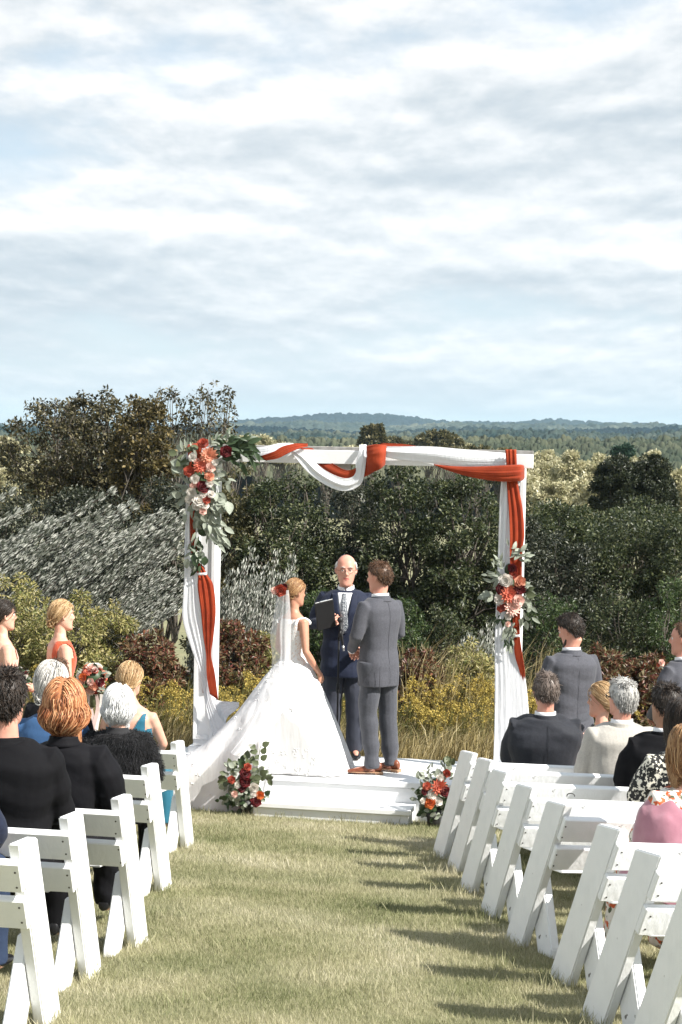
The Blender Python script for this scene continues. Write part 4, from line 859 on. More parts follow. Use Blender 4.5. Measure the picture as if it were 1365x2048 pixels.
gold = foliage_mat('goldenrod plume', [(0.20, 0.16, 0.04), (0.42, 0.32, 0.08), (0.60, 0.47, 0.15)], rough=.8, trans=.2, spec=.1)
def goldenrod_mesh(seed):
    rr = random.Random(seed); b = MB(); P, Dd = [], []; P2, D2 = [], []
    for _ in range(11):
        x, y = rr.gauss(0, .13), rr.gauss(0, .13); h = rr.uniform(.7, 1.0); tx_ = x + rr.uniform(.02, .2) ; tp = Vector((tx_, y + rr.uniform(-.06, .06), h)); pts = spline([(x, y, 0), (x + (tx_ - x) * .3, y, h * .5), tp], 7); b.tube(pts, [.0045, .0045, .004, .004, .003, .003, .002], 4, caps=False)
        for _ in range(26):
            t = rr.uniform(.15, .85); q = pts[int(t * 6)]; P2.append(q); D2.append(Vector((rr.uniform(-1, 1), rr.uniform(-1, 1), .3)))
        for k in range(6):
            a = rr.uniform(0, 2 * PI); L = rr.uniform(.05, .12); s_ = tp - Vector((0, 0, rr.uniform(0, .14)))
            for q in range(22):
                t = q / 21; P.append(s_ + Vector((math.cos(a) * L * t + .03 * t, math.sin(a) * L * t, .04 * t - .09 * t * t)) + Vector((rr.gauss(0, .007), rr.gauss(0, .007), rr.gauss(0, .007)))); Dd.append(Vector((rr.uniform(-1, 1), rr.uniform(-1, 1), rr.uniform(0, 1))))
    A_ = lambda l: np.array([tuple(p) for p in l]); v, f = leaf_quads(A_(P), A_(Dd), unit(len(P)), np.full(len(P), .017), np.full(len(P), .013))
    v2, f2 = leaf_quads(A_(P2), A_(D2), unit(len(P2)), np.full(len(P2), .09), np.full(len(P2), .014)); return np_mesh('plume', v, f), np_mesh('leaves', v2, f2), b.mesh('stem', True)
GV = [goldenrod_mesh(i) for i in range(4)]
for a, b_, c in GV: a.materials.append(gold); b_.materials.append(gstem); c.materials.append(gstem)
gs = [(485, 1332, 19.3, 'beside the bride\'s back'), (508, 1352, 18.9, 'closest to the bride\'s train'), (455, 1348, 19.0, 'left of the bride\'s back, lower'), (430, 1372, 18.6, 'just right of the hanging rust cloth'), (330, 1352, 19, 'left of the left arch post'), (300, 1372, 18.5, 'by the teal woman\'s right shoulder'),
      (345, 1380, 18.3, 'hugging the left arch post'), (822, 1350, 18.9, 'nearest to the groom\'s jacket hem'), (850, 1372, 18.6, 'right of the groom\'s legs'), (885, 1355, 19.2, 'midway between groom and right post'), (905, 1385, 18.5, 'low in front of the straw grass'), (955, 1345, 19.3, 'tallest beside the right arch post'),
      (975, 1362, 18.8, 'brushing the right arch post'), (930, 1368, 18.9, 'second from the right arch post'), (868, 1400, 18.2, 'lowest right of the groom\'s legs'), (1068, 1368, 18.8, 'right behind the right arch post'), (1085, 1385, 18.4, 'behind the dark-grey-suited man\'s head'), (225, 1345, 18.8, 'behind the bridesmaid\'s bouquet'),
      (640, 1380, 19.0, 'between the bride and officiant\'s legs'), (470, 1390, 18.1, 'low beside the blown white cloth'), (825, 1385, 18.4, 'against the groom\'s left leg'), (60, 1330, 18.6, 'between the two bridesmaids'), (1180, 1400, 18.6, 'behind the blonde woman at right')]
for i, (px, py, Y, lb) in enumerate(gs):
    p = A(px, py, Y); g_z = gzf(p.x, Y); sc = (p.z - g_z) / .97; e = empty('goldenrod', (p.x, Y, g_z), label='yellow goldenrod clump ' + lb, cat='wildflower', group='goldenrod in the meadow'); e.rotation_euler = (0, 0, random.uniform(-.6, .6)); e.scale = (max(1.0, sc),) * 2 + (sc,)
    for me, nm in zip(GV[i % 4], ('plume', 'leaves', 'stem')): link(nm, me, None, e)
# ------------------------------------------------------------------ air
hv = bpy.data.materials.new('air'); hv.use_nodes = True; N = hv.node_tree.nodes; N.remove(N['Principled BSDF']); pv = N.new('ShaderNodeVolumePrincipled')
pv.inputs['Color'].default_value = (.60, .82, 1, 1); pv.inputs['Density'].default_value = .00011; pv.inputs['Anisotropy'].default_value = .2; hv.node_tree.links.new(pv.outputs[0], N['Material Output'].inputs['Volume'])
hb = MB().box((0, 4490, 9), (18200, 9120, 160)); o = hb.obj('haze', hv); o['kind'] = 'stuff'; o['label'] = 'thin bluish haze over the valley'
# ------------------------------------------------------------------ people
def skin_mat(name, c): return mat('skin ' + name, c, .5, col2=tuple(x * k for x, k in zip(c, (.92, .8, .78))), nscale=12, bump=.1, bscale=120, spec=.4)
SK = {'fair': skin_mat('fair', (0.66, 0.40, 0.30)), 'tan': skin_mat('tan', (0.52, 0.28, 0.19)), 'red': skin_mat('ruddy', (0.62, 0.33, 0.25)), 'brown': skin_mat('brown', (0.34, 0.18, 0.11))}
lip_m = mat('lips', (0.42, 0.13, 0.11), .4); eye_w = mat('eye white', (0.75, 0.74, 0.72), .2); iris_m = mat('iris', (0.04, 0.03, 0.025), .2)
def hair_mat(name, a, b, c): return mat('hair ' + name, b, .45, island=(a, b, c), spec=.4, nscale=30)
HM_ = {'blonde': hair_mat('blonde', (0.22, 0.12, 0.05), (0.46, 0.30, 0.15), (0.68, 0.50, 0.30)), 'dark': hair_mat('dark', (0.008, 0.006, 0.005), (0.022, 0.015, 0.011), (0.05, 0.034, 0.024)),
       'brown': hair_mat('brown', (0.03, 0.015, 0.008), (0.085, 0.042, 0.022), (0.17, 0.095, 0.055)), 'grey': hair_mat('grey', (0.20, 0.19, 0.18), (0.42, 0.41, 0.39), (0.66, 0.65, 0.63)),
       'white': hair_mat('white', (0.6, 0.6, 0.6), (0.78, 0.78, 0.78), (0.88, 0.88, 0.88)), 'red': hair_mat('red', (0.15, 0.045, 0.018), (0.40, 0.15, 0.06), (0.68, 0.40, 0.21)), 'ash': hair_mat('ash', (0.05, 0.036, 0.028), (0.12, 0.09, 0.075), (0.24, 0.20, 0.175)),
       'honey': hair_mat('honey', (0.13, 0.06, 0.025), (0.32, 0.17, 0.075), (0.58, 0.38, 0.2)), 'silver': hair_mat('silver', (0.26, 0.25, 0.24), (0.54, 0.52, 0.49), (0.76, 0.74, 0.7))}
def superring(c, rx, ryf, ryb, n=28, e=2.3, M=None):
    pts = []
    for k in range(n):
        a = 2 * PI * k / n; ca, sa = math.cos(a), math.sin(a)
        x = math.copysign(abs(ca) ** (2 / e), ca) * rx; y = math.copysign(abs(sa) ** (2 / e), sa) * (ryf if sa > 0 else ryb)
        p = Vector((x, y, 0)); pts.append((M @ p if M is not None else p) + Vector(c))
    return pts
def interp_tab(tab, z): return [float(np.interp(z, [t[0] for t in tab], [t[j] for t in tab])) for j in range(1, len(tab[0]))]
HEADT = [(-.122, .022, .072, .045), (-.114, .036, .083, .02), (-.10, .049, .088, -.005), (-.08, .058, .087, -.035), (-.05, .066, .087, -.062), (-.02, .071, .086, -.082), (.02, .0755, .086, -.098), (.05, .0755, .085, -.102), (.08, .068, .074, -.094), (.10, .055, .055, -.075), (.118, .032, .024, -.045), (.126, .010, .0, -.018)]
def head_shapes(b, M, fem=False):
    rr_ = []
    for i in range(24):
        z = -.122 + .248 * i / 23; w, f, k = interp_tab(HEADT, z)
        if fem: w *= .96; 
        c = (f + k) / 2; rr_.append([M @ p for p in superring((0, c, z), w, f - c, c - k, 30, 2.15)])
    b.rings(rr_)
    tb = lambda pts, rad, n=8: b.tube([M @ Vector(p) for p in pts], rad, n)
    k_ = .85 if fem else 1
    tb([(0, .080, .028), (0, .094, .006), (0, .106 * (1 if not fem else .985), -.018), (0, .096, -.028)], [.006 * k_, .0085 * k_, .0105 * k_, .007])     # nose
    for s in (-1, 1):
        tb([(s * .004, .09, -.026), (s * .014, .089, -.022)], [.007, .006], 6)
        tb([(s * .008, .083, .034), (s * .03, .081, .038), (s * .05, .066, .032)], [.007, .008, .006])      # brow
        tb([(s * .03, .062, -.02), (s * .05, .052, -.012)], [.018, .016])                    # cheek
        tb([(s * .072, -.004, .022), (s * .083, -.014, .012), (s * .083, -.014, -.008), (s * .076, -.002, -.026)], [(.008, .006), (.013, .006), (.012, .006), (.007, .006)], 8)   # ear
        tb([(s * .012, .084, -.047), (s * .022, .078, -.05)], [.0055, .003], 6)
    tb([(-.018, .083, -.0465), (0, .089, -.0445), (.018, .083, -.0465)], [.004, .0052, .004], 6); tb([(-.016, .082, -.0575), (0, .088, -.0585), (.016, .082, -.0575)], [.004, .006, .004], 6)
    b.ball(M @ Vector((0, .074, -.104)), .017)
def head_post(v, Mi, eyed=True):
    """eye sockets and mouth line pressed into the remeshed face"""
    L = (np.c_[v, np.ones(len(v))] @ np.array(Mi.transposed()))[:, :3]; d = np.zeros(len(v))
    for s in (-1, 1):
        d += -.0085 * np.exp(-(((L[:, 0] - s * .031) / .016) ** 2 + ((L[:, 2] - .013) / .011) ** 2)) * (L[:, 1] > .05)
    d += -.004 * np.exp(-((L[:, 0] / .02) ** 2 + ((L[:, 2] + .052) / .0035) ** 2)) * (L[:, 1] > .06)
    fwd = np.array(Mi.inverted().to_3x3() @ Vector((0, 1, 0))); return v + d[:, None] * fwd, L
_hand = {}
def hand_mesh(curl, spread=.12, thumb=.5):
    """hand along +Y from the wrist, back of hand +Z, thumb towards +X"""
    key = (curl, spread, thumb)
    if key in _hand: return _hand[key]
    b = MB(); b.tube([(0, -.03, 0), (0, .01, 0), (.002, .05, 0), (.002, .085, -.002)], [(.026, .019), (.03, .017), (.040, .015), (.039, .012)], 12, refup=(1, 0, 0))
    for k, (x, L, r) in enumerate([(.030, .074, .0092), (.010, .083, .0096), (-.010, .077, .0092), (-.029, .06, .0082)]):
        p = Vector((x, .082 - abs(x - .01) * .15, -.001)); a = 0; az = -(k - 1.4) * spread * (1 - curl * .6); pts = [Vector((x * .8, .04, 0)), p.copy()]; rad = [r * .9, r * 1.05]
        for j, fr in enumerate((.45, .32, .23)):
            a += curl * (1.15, 1.35, .95)[j] + .06; d = Vector((math.sin(az) * math.cos(a), math.cos(az) * math.cos(a), -math.sin(a))); p = p + d * L * fr; pts.append(p.copy()); rad.append(r * (1, .92, .74)[j])
        b.tube(pts, rad, 8, refup=(1, 0, 0))
    p = Vector((.026, .018, -.006)); d1 = Vector((.62, .72, -.25 - thumb * .3)).normalized(); d2 = Vector((.25 - .4 * thumb, .9, -.2 - thumb * .4)).normalized()
    b.tube([Vector((.01, .01, -.004)), p, p + d1 * .036, p + d1 * .036 + d2 * .03, p + d1 * .036 + d2 * .052], [.014, .014, .0115, .0105, .0075], 8)
    me = modified(b.mesh('h'), [('REMESH', dict(mode='VOXEL', voxel_size=.0036)), ('SMOOTH', dict(factor=.5, iterations=2))])
    v = [x.co.copy() for x in me.vertices]; f = [tuple(p.vertices) for p in me.polygons]; _hand[key] = (v, f); return v, f
def frame(pos, ydir, zdir, flip=False):
    y = Vector(ydir).normalized(); z = Vector(zdir); z = (z - y * z.dot(y)).normalized(); x = y.cross(z) * (-1 if flip else 1)
    M = Matrix.Identity(4)
    for i in range(3): M[i][0], M[i][1], M[i][2], M[i][3] = x[i], y[i], z[i], pos[i]
    return M
MALE = [(-.10, .150, .105, .105), (-.02, .168, .11, .125), (.10, .150, .105, .10), (.22, .155, .115, .105), (.34, .180, .125, .120), (.43, .188, .105, .115), (.485, .150, .08, .09), (.515, .095, .06, .075), (.55, .060, .055, .062)]
FEM = [(-.10, .160, .10, .115), (-.02, .170, .105, .13), (.10, .130, .095, .09), (.18, .118, .09, .085), (.28, .138, .118, .095), (.34, .145, .125, .1), (.42, .150, .095, .095), (.475, .12, .07, .075), (.505, .07, .05, .058), (.55, .048, .047, .05)]
def torso_rings(tab, z0, z1, inf, U, n=26, e=2.3, nr=26, bw=1.0, bd=1.0, extra=None):
    rs = []
    for i in range(nr):
        z = z0 + (z1 - z0) * i / (nr - 1); w, f, k = interp_tab(tab, z)
        q = extra(z) if extra else (0, 0)
        rs.append([U @ p for p in superring((0, 0, z), (w + inf) * bw + q[0], (f + inf) * bd + q[1], (k + inf) * bd + q[1], n, e)])
    return rs
def remesh(b, vox, sm=3, smf=.5, dec=None):
    mods = [('REMESH', dict(mode='VOXEL', voxel_size=vox)), ('SMOOTH', dict(factor=smf, iterations=sm))]
    if dec: mods.append(('DECIMATE', dict(ratio=dec)))
    return modified(b.mesh('w'), mods)
def arr(me):
    v = np.empty(len(me.vertices) * 3, np.float32); me.vertices.foreach_get('co', v); return v.reshape(-1, 3).astype(float)
def setco(me, v): me.vertices.foreach_set('co', np.asarray(v, np.float32).ravel()); me.update()
def smooth_all(me): me.polygons.foreach_set('use_smooth', [True] * len(me.polygons))
def folds(me, amp, seed, dirs=((6, 3, 26), (-9, 4, 22), (3, -5, 38)), mask=None):
    v = arr(me); nn = np.empty(len(v) * 3, np.float32); me.vertex_normals.foreach_get('vector', nn); nn = nn.reshape(-1, 3); rs = np.random.default_rng(seed); d = np.zeros(len(v))
    warp = .05 * np.stack([np.sin(v[:, 2] * 9 + rs.uniform(0, 6)), np.sin(v[:, 0] * 11 + rs.uniform(0, 6)), np.sin(v[:, 0] * 7 + v[:, 1] * 8 + rs.uniform(0, 6))], 1)
    for k in dirs:
        s_ = np.sin((v + warp) @ np.array(k) * rs.uniform(.85, 1.2) + rs.uniform(0, 6)); d += np.sign(s_) * np.abs(s_) ** 1.5 * (.5 + .5 * np.sin(v @ rs.uniform(-6, 6, 3) + rs.uniform(0, 6)))
    if mask is not None: d *= mask(v)
    setco(me, v + nn * (d * amp)[:, None])
SKC, SKR = Vector((0, -.008, .028)), Vector((.0775, .098, .101))
def strands_mesh(pts, r0_, r1_):
    n, m, _ = pts.shape; t = np.gradient(pts, axis=1); t /= np.linalg.norm(t, axis=2, keepdims=True) + 1e-9
    ref = unit(n)[:, None, :]; s = np.cross(t, ref); s /= np.linalg.norm(s, axis=2, keepdims=True) + 1e-9; o_ = np.cross(t, s)
    r = (r0_ + (r1_ - r0_) * np.linspace(0, 1, m))[None, :, None]; V3 = [pts + r * (s * math.cos(a) + o_ * math.sin(a)) for a in (0, 2.094, 4.189)]
    v = np.stack(V3, 2).reshape(-1, 3); base = (np.arange(n)[:, None] * m + np.arange(m - 1)[None]).ravel()[:, None] * 3
    f = np.concatenate([base + np.array([k, (k + 1) % 3, 3 + (k + 1) % 3, 3 + k]) for k in range(3)], 0); return v, f
def hair(parent, M, style, mt, seed=1, n=520, thick=.012, L=None, line=None, bun=None, part=.0, curl=0.0, name='hair', lift=.1, jitk=.55, zmax=9):
    """M: head matrix in the person's frame"""
    rs = np.random.default_rng(seed); rr_ = random.Random(seed); c = np.array(SKC); R3 = np.array(SKR)
    line = line or [(-.12, -.075), (-.05, -.06), (-.02, -.005), (.0, .03), (.03, .045), (.06, .07), (.09, .092)]
    lz = lambda y: np.interp(y, [k[0] for k in line], [k[1] for k in line])
    # cap
    b = MB(); b.ball((0, 0, 0), 1, 26, 18); vs = []
    for v in b.v:
        p = np.array(v) * (R3 + thick * .75) + c; ok = (p[2] - lz(p[1])) / .012
        k = min(1, max(0, ok)); k = k if not (p[2] > zmax and p[1] > -.08) else 0; q = np.array(v) * (R3 * .93) + c; p = q * (1 - k) + p * k; p = p + np.array(v) * (.003 * math.sin(p[0] * 160 + p[1] * 90) + .002 * math.sin(p[2] * 210)) * k; vs.append(M @ Vector(p))
    b.v = [tuple(v) for v in vs]
    pts = []; tries = 0; bunp = np.array(bun[:3]) if bun else None
    steps = {'short': 6, 'updo': 12, 'long': 16, 'bob': 14}[style]
    n = int(n * 1.9)
    while len(pts) < n and tries < n * 8:
        tries += 1; u = rs.normal(0, 1, 3); u /= np.linalg.norm(u); p = u * (R3 + thick * .5) + c
        if p[2] < lz(p[1]) + .002 or (p[2] > zmax and p[1] > -.07): continue
        Ls = L * rs.uniform(.75, 1.15) if L else .04; st = Ls / (steps - 1); row = [p]; th_ = thick * rs.uniform(.5, 1.25); sd_ = 1 if p[0] > part else -1; w0 = rs.uniform(0, 6); off_s = False
        jit = rs.normal(0, .22, 3)
        for k in range(steps - 1):
            q = row[-1]; nr = (q - c) / (R3 ** 2); nr /= np.linalg.norm(nr)
            if style == 'short': d = np.array([sd_ * .25, .35 if p[2] > .09 and p[1] > -.03 else -.35, -.75 if p[2] < .1 else 0]) + jit * 2.2 * jitk + nr * lift
            elif style == 'updo':
                d = bunp - q; dl = np.linalg.norm(d)
                if dl < .02: row.append(q + rs.normal(0, .004, 3)); continue
                d = d / dl + jit * .35
            else: d = np.array([sd_ * (.7 if q[2] > .08 else .08), -.25 if q[2] > .06 else 0, -1]) + jit * .5
            d = d - nr * d.dot(nr) * (1 if style != 'short' else .6); d = d / (np.linalg.norm(d) + 1e-9); q2 = q + d * st
            e = (q2 - c) / (R3 + th_); el = np.linalg.norm(e)
            if style in ('long', 'bob'):
                if q2[2] > -.02 or el < 1: q2 = c + e / el * (R3 + th_) if (el < 1 or q2[2] > .0) else q2
                if q2[2] < .0:
                    tt = min(1, (.0 - q2[2]) / .12); out_ = np.array([q2[0], q2[1] + .02, 0]); out_ /= np.linalg.norm(out_) + 1e-9; q2 = q2 + out_ * (.004 * (1 - tt) if style == 'long' else .0045 * (1 - 2.4 * tt * (k / steps))) + curl * np.array([math.sin(w0 + k * .9), math.cos(w0 + k * .8), 0])
                    if q2[1] > .0 and abs(q2[0]) < .07: q2[0] = math.copysign(.07, q2[0] if q2[0] else 1)
            elif style == 'updo': q2 = c + e / el * (R3 + th_)
            row.append(q2)
        pts.append(row)
    pts = np.array(pts); v, f = strands_mesh(pts, {'short': .0028, 'updo': .0026, 'long': .0030, 'bob': .0030}[style], .0010)
    if bun is not None and style == 'updo':       # coiled strands
        extra = []; bc, br = np.array(bun[:3]), bun[3]
        for k in range(bun[4] if len(bun) > 4 else 110):
            a0, tilt = rs.uniform(0, 6.28), unit(1)[0]; ax = np.cross(tilt, [0, 1, .2]); ax /= np.linalg.norm(ax) + 1e-9; ay = np.cross(ax, tilt); r_ = br * rs.uniform(.55, 1.0); cc_ = bc + unit(1)[0] * br * .3
            row = [cc_ + r_ * (ax * math.cos(a0 + t) + ay * math.sin(a0 + t)) * np.array([1, .72, .9]) for t in np.linspace(0, rs.uniform(1.6, 3.2), 12)]; extra.append(row)
        v2, f2 = strands_mesh(np.array(extra), .0048, .003); f = np.concatenate([f, f2 + len(v)]); v = np.concatenate([v, v2]); b.ball(M @ Vector(bc), tuple(br * k for k in (.85, .65, .8)), 12, 8)
    v = (np.c_[v, np.ones(len(v))] @ np.array(M.transposed()))[:, :3]; b.add([tuple(x) for x in v], [tuple(x) for x in f])
    return b.obj(name, mt, parent, True)
def shoe(b, ankle, dirv, L=.28, heel=.02):
    d = Vector((dirv[0], dirv[1], 0)).normalized(); s = Vector((d.y, -d.x, 0)); a = Vector(ankle); z0 = 0; rs_ = []
    for (t, w, h, zb) in [(-.27, .022, .05, .004), (-.22, .034, .085, 0), (-.05, .036, .09, .0), (.15, .038, .07, .0), (.4, .044, .045, .0), (.58, .042, .034, .0), (.70, .026, .026, .003), (.735, .01, .015, .006)]:
        c = Vector((a.x, a.y, 0)) + d * t * L; loop = []
        for k in range(12):
            an = 2 * PI * k / 12; loop.append(c + s * math.cos(an) * w + Vector((0, 0, (zb + heel * (1 if t < .1 else .3)) + h * (.5 + .5 * math.sin(an)))))
        rs_.append(loop)
    b.rings(rs_)
    return d, s
PPL = []
def person(label, loc, yaw, H=1.75, sex='m', pose='stand', seat=.42, lean=0, arms=None, head=(0, 0, 0), skin='fair', hairspec=None, outfit='suit', cols=None, hands=None, bw=1.0, bd=1.0, face=False, group=None, legs=None, ground=0.0, seed=0, twist=0, vox=.009, extra_hair=None, slim=.84, hs=1.0):
    """local frame: +Y is the way the person faces; arms: {side: (elbow, wrist, finger dir, back-of-hand dir, curl)} with side -1 left / +1 right"""
    s = H / 1.75; cols = cols or {}; root = empty('person', loc, yaw, label, 'person', group); root.scale = (s, s, s); rr_ = random.Random(seed); g = ground / s
    tab = MALE if sex == 'm' else FEM; sw = .178 if sex == 'm' else .152
    pz = .93 if pose == 'stand' else seat / s + .045
    U = Matrix.Translation((0, 0, pz)) @ Matrix.Rotation(R(twist), 4, 'Z') @ Matrix.Rotation(R(lean), 4, 'X')
    Mh = U @ Matrix.Translation((0, .014, .682 if sex == 'm' else .675)) @ Matrix.Rotation(R(head[0]), 4, 'Z') @ Matrix.Rotation(R(head[1]), 4, 'X') @ Matrix.Rotation(R(head[2]), 4, 'Y')
    Mh = Mh @ Matrix.Translation((0, 0, .008)) @ Matrix.Scale((.97 if sex == 'f' else 1.0) * hs, 4)
    if legs is None:
        legs = {k: ((k * .09, 0, pz - .03), (k * .10, .015, .50), (k * .105, -.01, .085), (k * .15, 1, 0)) for k in (-1, 1)} if pose == 'stand' else {k: ((k * .09, .0, pz - .03), (k * .13, .40, pz + .0), (k * .13, .44, g + .10), (k * .1, 1, 0)) for k in (-1, 1)}
    if arms is None: arms = {}
    for k in (-1, 1):
        if k not in arms:
            arms[k] = ((k * .235, -.03, 1.14), (k * .225, .05, .90), (0, .1, -1), (k, .2, 0), .35) if pose == 'stand' else (U @ Vector((k * .225, .06, .22)), U @ Vector((k * .12, .27, .07)), (-k * .3, 1, -.15), (0, 0, 1), .4)
    sh = {k: U @ Vector((k * sw * (.5 + .5 * bw), -.005, .442 if sex == 'm' else .425)) for k in (-1, 1)}
    # body: one surface
    b = MB(); b.rings(torso_rings(tab, -.10, .44, 0 if slim == 1 else -.014, U, bw=bw, bd=bd)); b.rings(torso_rings(tab, .42, .55, -.004 if slim == 1 else -.012, U, bw=bw if slim == 1 else min(.86, bw * .8), bd=bd if slim == 1 else bd * .85, nr=8)); 
    b.tube([U @ Vector((0, -.005, .49)), U @ Vector((0, .0, .56)), Mh @ Vector((0, -.018, -.075)), Mh @ Vector((0, -.015, -.02))], [.062, .057, .055, .05] if sex == 'm' else [.052, .046, .045, .045], 14)
    head_shapes(b, Mh, sex == 'f')
    ak = 1.0 if sex == 'm' else .82
    for k in (-1, 1):
        e, w = Vector(arms[k][0]), Vector(arms[k][1]); sl = slim; b.tube([U @ Vector((k * .09, -.005, .43)), sh[k], sh[k].lerp(e, .35), sh[k].lerp(e, .8), e, e.lerp(w, .3), w, w + (w - e).normalized() * .02], [r_ * ak * q_ for r_, q_ in zip((.05, .058, .05, .043, .04, .042, .028, .026), (sl, sl, sl, sl, sl, sl, 1, 1))], 12)
        h_, kn, an, fd = [Vector(q) for q in legs[k]]; b.tube([h_ + Vector((0, 0, .02)), h_.lerp(kn, .3), kn, kn.lerp(an, .35), an, an - Vector((0, 0, .05))], [.085, .078, .056, .054, .036, .034], 12)
        fdn = Vector((fd.x, fd.y, 0)).normalized(); b.tube([an - Vector((0, 0, .035)) - fdn * .02, an + fdn * .08 - Vector((0, 0, .05)), an + fdn * .16 - Vector((0, 0, .062))], [.034, .034, .022], 10)
    me = remesh(b, vox if not face else .0062, 2, .4); v = arr(me)
    if face: v, L_ = head_post(v, Mh.inverted())
    else: L_ = (np.c_[v, np.ones(len(v))] @ np.array(Mh.inverted().transposed()))[:, :3]
    hb_ = MB(); fs = [tuple(p.vertices) for p in me.polygons]; c0 = np.array([L_[f[0]] for f in fs]); lip = (np.abs(c0[:, 0]) < .021) & (np.abs(c0[:, 2] + .0525) < .0085) & (c0[:, 1] > .074)
    hb_.v = [tuple(x) for x in v]; hb_.f = fs; hb_.mi = [int(x) for x in lip]
    if hands is None: hands = (-1, 1)
    for k in hands:
        a_ = arms[k]; hv_, hf = hand_mesh(a_[4]); Mw = frame(Vector(a_[1]), a_[2], a_[3], flip=(k > 0)) @ Matrix.Scale(ak * 1.02 if sex == 'm' else .92, 4)
        # thumb side: inner side
        hb_.add([Mw @ x for x in hv_], hf)
    body = hb_.obj('body', [SK[skin], lip_m], root, True)
    if face:
        for k in (-1, 1):
            e = MB(); e.ball(Mh @ Vector((k * .031, .0715, .012)), .0115, 12, 9); e.ball(Mh @ Vector((k * .031, .0795, .011)), (.0052, .0048, .0052), 8, 6, mi=1); e.obj('eye', [eye_w, iris_m], root, True)
            e = MB(); e.tube([Mh @ Vector(q) for q in ((k * .014, .0935, .034), (k * .03, .092, .040), (k * .05, .077, .034))], [.003, .0036, .002], 6); e.obj('eyebrow', cols.get('brow', HM_['brown']), root, True)
            e = MB(); e.tube([Mh @ Vector(q) for q in ((k * .018, .0835, .013), (k * .031, .0865, .0195), (k * .045, .0745, .0135))], [.002, .0026, .0018], 6); e.obj('eyelid', SK[skin], root, True)
    if hairspec:
        for hs in (hairspec if isinstance(hairspec, list) else [hairspec]): hair(root, Mh, seed=seed + 3, **hs)
    info = dict(root=root, U=U, Mh=Mh, sh=sh, arms=arms, legs=legs, pz=pz, tab=tab, bw=bw, bd=bd, s=s, sw=sw, pose=pose, g=g, sex=sex, ak=ak, seed=seed)
    PPL.append(info)
    return info
def neck_ring(I, z0, z1, r0_, r1_, dip, name, mt, th=.006, tilt=0, shear=.0, gap=0.0):
    """folded collar: a sloping band round the neck, lower in front; gap leaves it open at the throat"""
    U = I['U']; n = 36; rows = []; 
    for q in range(5):
        t = q / 4; row = []
        for k in range(n + 1):
            a = PI / 2 + gap + (2 * PI - 2 * gap) * k / n; fr = math.sin(a) * .5 + .5; rad = r0_ + (r1_ - r0_) * math.sin(PI * .5 * t) * (1 if t < 1 else 1)
            z = z0 + (z1 - z0) * t - dip * fr ** 1.5 ; row.append(U @ Vector((math.cos(a) * rad * 1.02, math.sin(a) * rad * 1.05 - .004 + shear * fr, z)))
        rows.append(row)
    b = MB().grid(rows); me = modified(b.mesh(name), [('SOLIDIFY', dict(thickness=th, offset=0))]); smooth_all(me); return link(name, me, mt, I['root'])
def sleeve(b, I, k, radii, upto=1.0, cuffextra=0.0):
    e, w, sh = Vector(I['arms'][k][0]), Vector(I['arms'][k][1]), I['sh'][k]; U = I['U']; end = e.lerp(w, upto) if upto <= 1 else w + (w - e).normalized() * cuffextra
    radii = [r_ * (.6 + .4 * I['bw']) for r_ in radii]; P = [U @ Vector((k * .10, -.005, .435 if I['sex'] == 'm' else .42)), sh, sh.lerp(e, .3), sh.lerp(e, .75), e, e.lerp(end, .4), end]
    b.tube(P, radii, 14)
